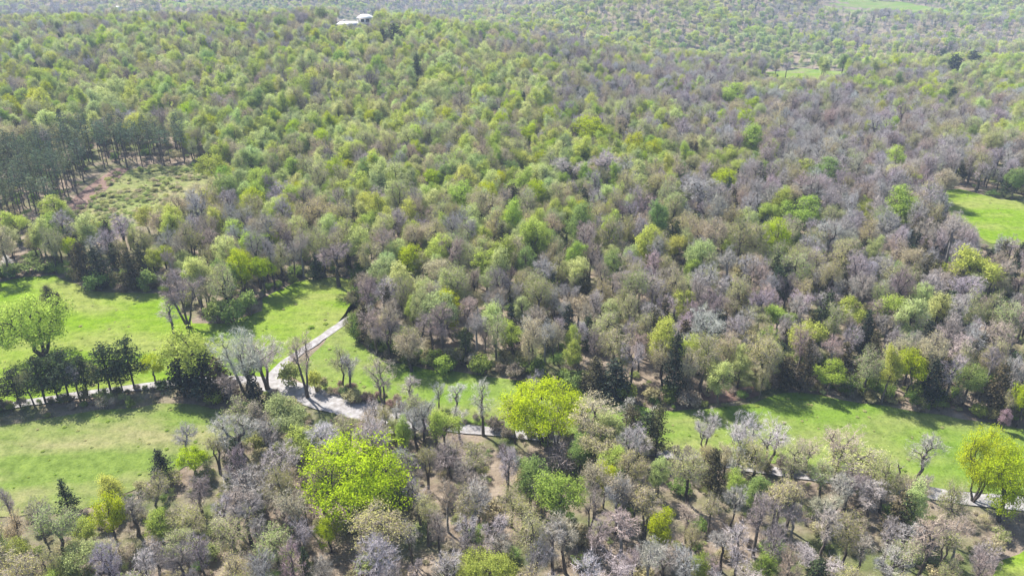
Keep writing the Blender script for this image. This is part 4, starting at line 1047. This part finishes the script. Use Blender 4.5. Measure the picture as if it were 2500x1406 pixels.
for fam, (nm, lb) in WOOD.items():
    items = []
    for i, t in enumerate(TREES):
        if i in single or t['fam'] != fam: continue
        p = PROTO[t['key']][t['k']]
        items.append(((t['key'], t['k']), (t['x'], t['y'], t['z']), t['rz'], (t['W'] / p['W'], t['W'] / p['W'], t['H'] / p['H']), t['tint']))
    if items: mass(nm, lb, items)
print('TREES', len(TREES), 'single', len(single), {f: sum(1 for i in single if TREES[i]['fam'] == f) for f in NAME})

# undergrowth: low scrub under the trees and in the clearing
items = []
sh_t = [(0.30, 0.33, 0.11), (0.22, 0.30, 0.07), (0.42, 0.38, 0.2), (0.16, 0.24, 0.06), (0.38, 0.33, 0.26)]
for x, y in fill(64, 330, 3.9):
    if rng.rand() < 0.35: continue
    k = rng.choice(4, p=[0.25, 0.2, 0.35, 0.2])
    u, v, dep = proj(x, y, hz(x, y))
    if mask_at(u, v) or not (-150 < u < 2650): continue
    s = rng.uniform(0.25, 0.62) if rng.rand() < 0.6 else rng.uniform(0.6, 1.25)
    items.append((('shrub', int(k)), (x, y, hz(x, y)), rng.uniform(0, 6.28), (s, s, s * rng.uniform(0.7, 1.2)), sh_t[rng.randint(5)]))
for x, y in fill(62, 128, 2.5):
    if rng.rand() < 0.35: continue
    u, v, dep = proj(x, y, hz(x, y))
    if mask_at(u, v) or not (-100 < u < 2600): continue
    s = rng.uniform(0.15, 0.5)
    items.append((('shrub', int(rng.choice(4, p=[0.12, 0.13, 0.35, 0.4]))), (x, y, hz(x, y)), rng.uniform(0, 6.28), (s, s, s * rng.uniform(0.6, 1.1)), [(0.40, 0.34, 0.25), (0.36, 0.33, 0.18), (0.30, 0.34, 0.11), (0.33, 0.28, 0.22)][rng.randint(4)]))
def brush(px, step, smin, smax, tints, depth=5.0):
    pts = densify([ground_at(u, v) for u, v in px], step, 0.6, closed=False)
    for p_ in pts:
        for _ in range(3):
            x, y = p_[0] + rng.normal(0, 1.0), p_[1] + rng.uniform(0.3, depth)
            s = rng.uniform(smin, smax)
            items.append((('shrub', int(rng.choice(4, p=[0.4, 0.3, 0.2, 0.1]))), (x, y, hz(x, y)), rng.uniform(0, 6.28), (s, s, s * rng.uniform(0.8, 1.5)), tints[rng.randint(len(tints))]))
DK = [(0.10, 0.15, 0.035), (0.16, 0.22, 0.05), (0.20, 0.19, 0.09), (0.24, 0.30, 0.07), (0.26, 0.22, 0.17)]
brush([(880, 690), (876, 830), (900, 860), (960, 885), (1060, 905), (1160, 915), (1270, 930), (1420, 950), (1540, 985), (1640, 1000)], 2.6, 0.45, 1.15, DK)
brush([(1880, 962), (1950, 955), (2100, 982), (2250, 1005), (2400, 1026), (2600, 1066)], 2.6, 0.4, 1.1, DK)
brush([(0, 688), (60, 674), (135, 670), (168, 688), (230, 710), (300, 714), (395, 714)], 2.2, 0.5, 1.2, DK)
brush([(640, 726), (720, 688), (800, 676), (880, 679)], 3.4, 0.3, 0.8, DK)
brush([(0, 1012), (110, 994), (250, 974), (430, 950)], 3.0, 0.25, 0.6, DK, 2.0)
brush([(1000, 1014), (1300, 1075), (1600, 1116), (1900, 1160), (2200, 1202)], 3.0, 0.25, 0.7, [(0.30, 0.26, 0.20), (0.36, 0.33, 0.18), (0.26, 0.22, 0.18), (0.28, 0.32, 0.1)], 1.6)
brush([(780, 962), (900, 990), (1000, 1012)], 2.4, 0.3, 0.6, [(0.34, 0.24, 0.2), (0.36, 0.33, 0.18)], 4.0)
mass('undergrowth', 'low scrub and saplings under the trees', items)
PF = np.array(from_px(P_F)); lo, hi = PF.min(0), PF.max(0)
items = []
for _ in range(2600):
    x, y = rng.uniform(lo, hi)
    if in_poly(np.array([x]), np.array([y]), PF)[0] and wave(x * 6, y * 6, 2) > rng.normal(0.1, 0.5):
        s = 0.10 + 0.6 * rng.rand() ** 2.5
        items.append((('shrub', int(rng.choice(4, p=[0.2, 0.2, 0.42, 0.18]))), (x, y, hz(x, y)), rng.uniform(0, 6.28), (s, s, s * rng.uniform(0.4, 0.9)), [(0.44, 0.48, 0.17), (0.48, 0.48, 0.22), (0.34, 0.42, 0.12), (0.52, 0.46, 0.28)][rng.randint(4)]))
mass('clearing_scrub', 'young scrub covering the clearing beside the pine stand', items)
# rough tussocks in the meadows
items = []
for w_ in meadows[:4] + meadows[5:6]:
    wp = np.array(w_); lo, hi = wp.min(0), wp.max(0)
    n = int((hi[0] - lo[0]) * (hi[1] - lo[1]) / 26)
    xy = rng.uniform(lo, hi, (n, 2))
    xy = xy[in_poly(xy[:, 0], xy[:, 1], wp)]
    for x, y in xy:
        d = np.hypot(roadpts[:, 0] - x, roadpts[:, 1] - y).min()
        if d < 2.6: continue
        s = rng.uniform(0.05, 0.13) * (2.0 if d < 5 else 1)
        items.append((('shrub', int(rng.randint(2))), (x, y, hz(x, y) + 0.08), rng.uniform(0, 6.28), (s * 1.7, s * 1.7, s * 0.6), [(0.30, 0.40, 0.07), (0.42, 0.44, 0.17), (0.48, 0.46, 0.22), (0.28, 0.40, 0.06)][rng.randint(4)]))
mass('grass', 'rough grass tussocks in the meadows', items)

# ------------------------------------------------------------------ house on the ridge and far buildings
def box(lo, hi):
    x0, y0, z0 = lo; x1, y1, z1 = hi
    V = np.array([(x0, y0, z0), (x1, y0, z0), (x1, y1, z0), (x0, y1, z0), (x0, y0, z1), (x1, y0, z1), (x1, y1, z1), (x0, y1, z1)], float)
    Q = np.array([(0, 3, 2, 1), (4, 5, 6, 7), (0, 1, 5, 4), (1, 2, 6, 5), (2, 3, 7, 6), (3, 0, 4, 7)])
    return V, Q
def boxes(bs):
    Vs, Qs, s = [], [], 0
    for lo, hi in bs:
        V, Q = box(lo, hi); Vs.append(V); Qs.append(Q + s); s += 8
    return np.concatenate(Vs), np.concatenate(Qs)
def hip(x0, x1, y0, y1, z0, z1, o=0.6, ridge=0.6):
    x0 -= o; x1 += o; y0 -= o; y1 += o
    yc = (y0 + y1) / 2; ins = (y1 - y0) / 2 * ridge
    V = np.array([(x0, y0, z0), (x1, y0, z0), (x1, y1, z0), (x0, y1, z0), (x0 + ins, yc, z1), (x1 - ins, yc, z1), (x0, y0, z0 - .2), (x1, y0, z0 - .2), (x1, y1, z0 - .2), (x0, y1, z0 - .2)])
    Q = [np.array([(0, 1, 5, 4), (2, 3, 4, 5), (6, 7, 1, 0), (7, 8, 2, 1), (8, 9, 3, 2), (9, 6, 0, 3), (9, 8, 7, 6)]), np.array([(1, 2, 5), (3, 0, 4)])]
    return V, Q
M_WHITE = plain('white_wall', [(0.3, (0.58, 0.54, 0.47)), (0.7, (0.68, 0.64, 0.57))], 0.6)
M_ROOF = plain('white_roof', [(0.3, (0.52, 0.51, 0.50)), (0.7, (0.62, 0.61, 0.60))], 0.4)
M_GLASS, nt, out = new_mat('window_glass')
bs = N(nt, 'ShaderNodeBsdfPrincipled'); bs.inputs['Base Color'].default_value = (0.02, 0.025, 0.03, 1); bs.inputs['Roughness'].default_value = 0.12
nt.links.new(bs.outputs[0], out.inputs['Surface'])
M_WOOD = plain('brown_timber', [(0.3, (0.10, 0.075, 0.055)), (0.7, (0.18, 0.14, 0.10))], 1.0)
hy = 556.0
def x_at(u, y, z): 
    return (u - 1250) / FOC * (y * F[1] + (z - CAM_H) * F[2])
hzz = max(hz(x_at(845, hy, 17), hy), hz(x_at(880, hy, 17), hy + 8)) + 0.6
hx = x_at(848, hy, hzz)
house = empty('house', (hx, hy, hzz))
prop(house, 'white house with two pale roofs on the wooded ridge', 'house')
def part(name, V, Q, m, parent, label=None):
    o = link(name, mesh_of(name, V, Q if isinstance(Q, list) else [Q], [m]), parent)
    if label: o['label'] = label
    return o
part('wall', *box((-7, 0, -1.5), (7, 8, 4.0)), M_WHITE, house, 'pale lower wing wall')
V, Q = hip(-7, 7, 0, 8, 4.0, 5.6); part('roof', V, Q, M_ROOF, house, 'low white roof of the lower wing')
part('wall', *box((5.5, 8.3, -1.5), (15, 17, 7.2)), M_WHITE, house, 'pale upper storey wall')
V, Q = hip(5.5, 15, 8.3, 17, 7.2, 9.2); part('roof', V, Q, M_ROOF, house, 'raised white roof of the upper storey')
for xw in (-5.2, -2.2, 0.8, 3.8):
    f_ = part('window', *boxes([((xw, -0.06, 0.9), (xw + 1.8, 0.02, 1.0)), ((xw, -0.06, 2.9), (xw + 1.8, 0.02, 3.0)), ((xw, -0.06, 1.0), (xw + 0.1, 0.02, 2.9)), ((xw + 1.7, -0.06, 1.0), (xw + 1.8, 0.02, 2.9))]), M_WHITE, house)
    part('pane', *box((xw + 0.1, -0.03, 1.0), (xw + 1.7, -0.005, 2.9)), M_GLASS, f_)
for xw in (8.0, 11.5):
    f_ = part('window', *boxes([((xw, 8.24, 4.4), (xw + 2.4, 8.32, 4.5)), ((xw, 8.24, 6.5), (xw + 2.4, 8.32, 6.6)), ((xw, 8.24, 4.5), (xw + 0.1, 8.32, 6.5)), ((xw + 2.3, 8.24, 4.5), (xw + 2.4, 8.32, 6.5))]), M_WHITE, house)
    part('pane', *box((xw + 0.1, 8.27, 4.5), (xw + 2.3, 8.295, 6.5)), M_GLASS, f_)
dk = part('deck', *boxes([((7.2, 4.6, 3.0), (15.5, 8.24, 3.2))] + [((xp, 4.7, -1.5), (xp + 0.25, 4.95, 3.0)) for xp in (7.6, 11.3, 15.1)]), M_WOOD, house, 'brown timber deck on posts')
part('railing', *boxes([((7.2, 4.6, 4.1), (15.5, 4.7, 4.2))] + [((7.2 + 0.55 * k, 4.62, 3.2), (7.26 + 0.55 * k, 4.68, 4.1)) for k in range(16)]), M_WHITE, dk)
part('chimney', *box((-3.2, 4.2, 4.8), (-2.2, 5.2, 6.6)), M_WHITE, house)
def barn(u, v, wid, label):
    x, y = ground_at(u, v)
    b = empty('barn', (x, y, hz(x, y)), R(12))
    prop(b, label, 'barn')
    part('wall', *box((-wid / 2, -4, -1), (wid / 2, 4, 3.6)), M_WHITE, b)
    o = 0.5
    V = np.array([(-wid / 2 - o, -4.5, 3.6), (wid / 2 + o, -4.5, 3.6), (wid / 2 + o, 4.5, 3.6), (-wid / 2 - o, 4.5, 3.6), (-wid / 2 - o, 0, 6.4), (wid / 2 + o, 0, 6.4)])
    part('roof', V, [np.array([(0, 1, 5, 4), (2, 3, 4, 5), (3, 2, 1, 0)]), np.array([(0, 4, 3), (1, 2, 5)])], M_ROOF, b)
    part('door', *box((-1.6, -4.08, -0.5), (1.6, -4.01, 3.0)), M_WOOD, b)
    return b
barn(290, 27, 9.5, 'far white barn in the valley beyond the ridge, among trees')
barn(442, 6, 11.0, 'far white barn beside a small pale field near the picture top')
mx, my = x_at(775, 560, 16), 566.0
mast = empty('radio_mast', (mx, my, hz(mx, my)))
prop(mast, 'thin white mast rising above the ridge trees near the house', 'mast')
part('pole', *tubes([(np.array([0, 0, -0.5]), np.array([0, 0, 24.0]), 0.24, 0.14)], 8), M_WHITE, mast)
part('bracket', *boxes([((-0.5, -0.1, 22.2), (0.5, 0.1, 22.4)), ((-0.06, -0.06, 24.0), (0.06, 0.06, 26.0))]), M_WHITE, mast)

# ------------------------------------------------------------------ haze
m, nt, out = new_mat('haze_air')
pv = N(nt, 'ShaderNodeVolumePrincipled')
pv.inputs['Color'].default_value = (0.62, 0.76, 1.0, 1)
pv.inputs['Density'].default_value = 0.00020
pv.inputs['Anisotropy'].default_value = 0.0
nt.links.new(pv.outputs[0], out.inputs['Volume'])
V, Q = box((-4600, -1600, -80), (4600, 6100, 125))
hz_o = link('haze', mesh_of('haze', V, [Q], [m]))
prop(hz_o, 'thin blue spring haze over the valley', kind='stuff')
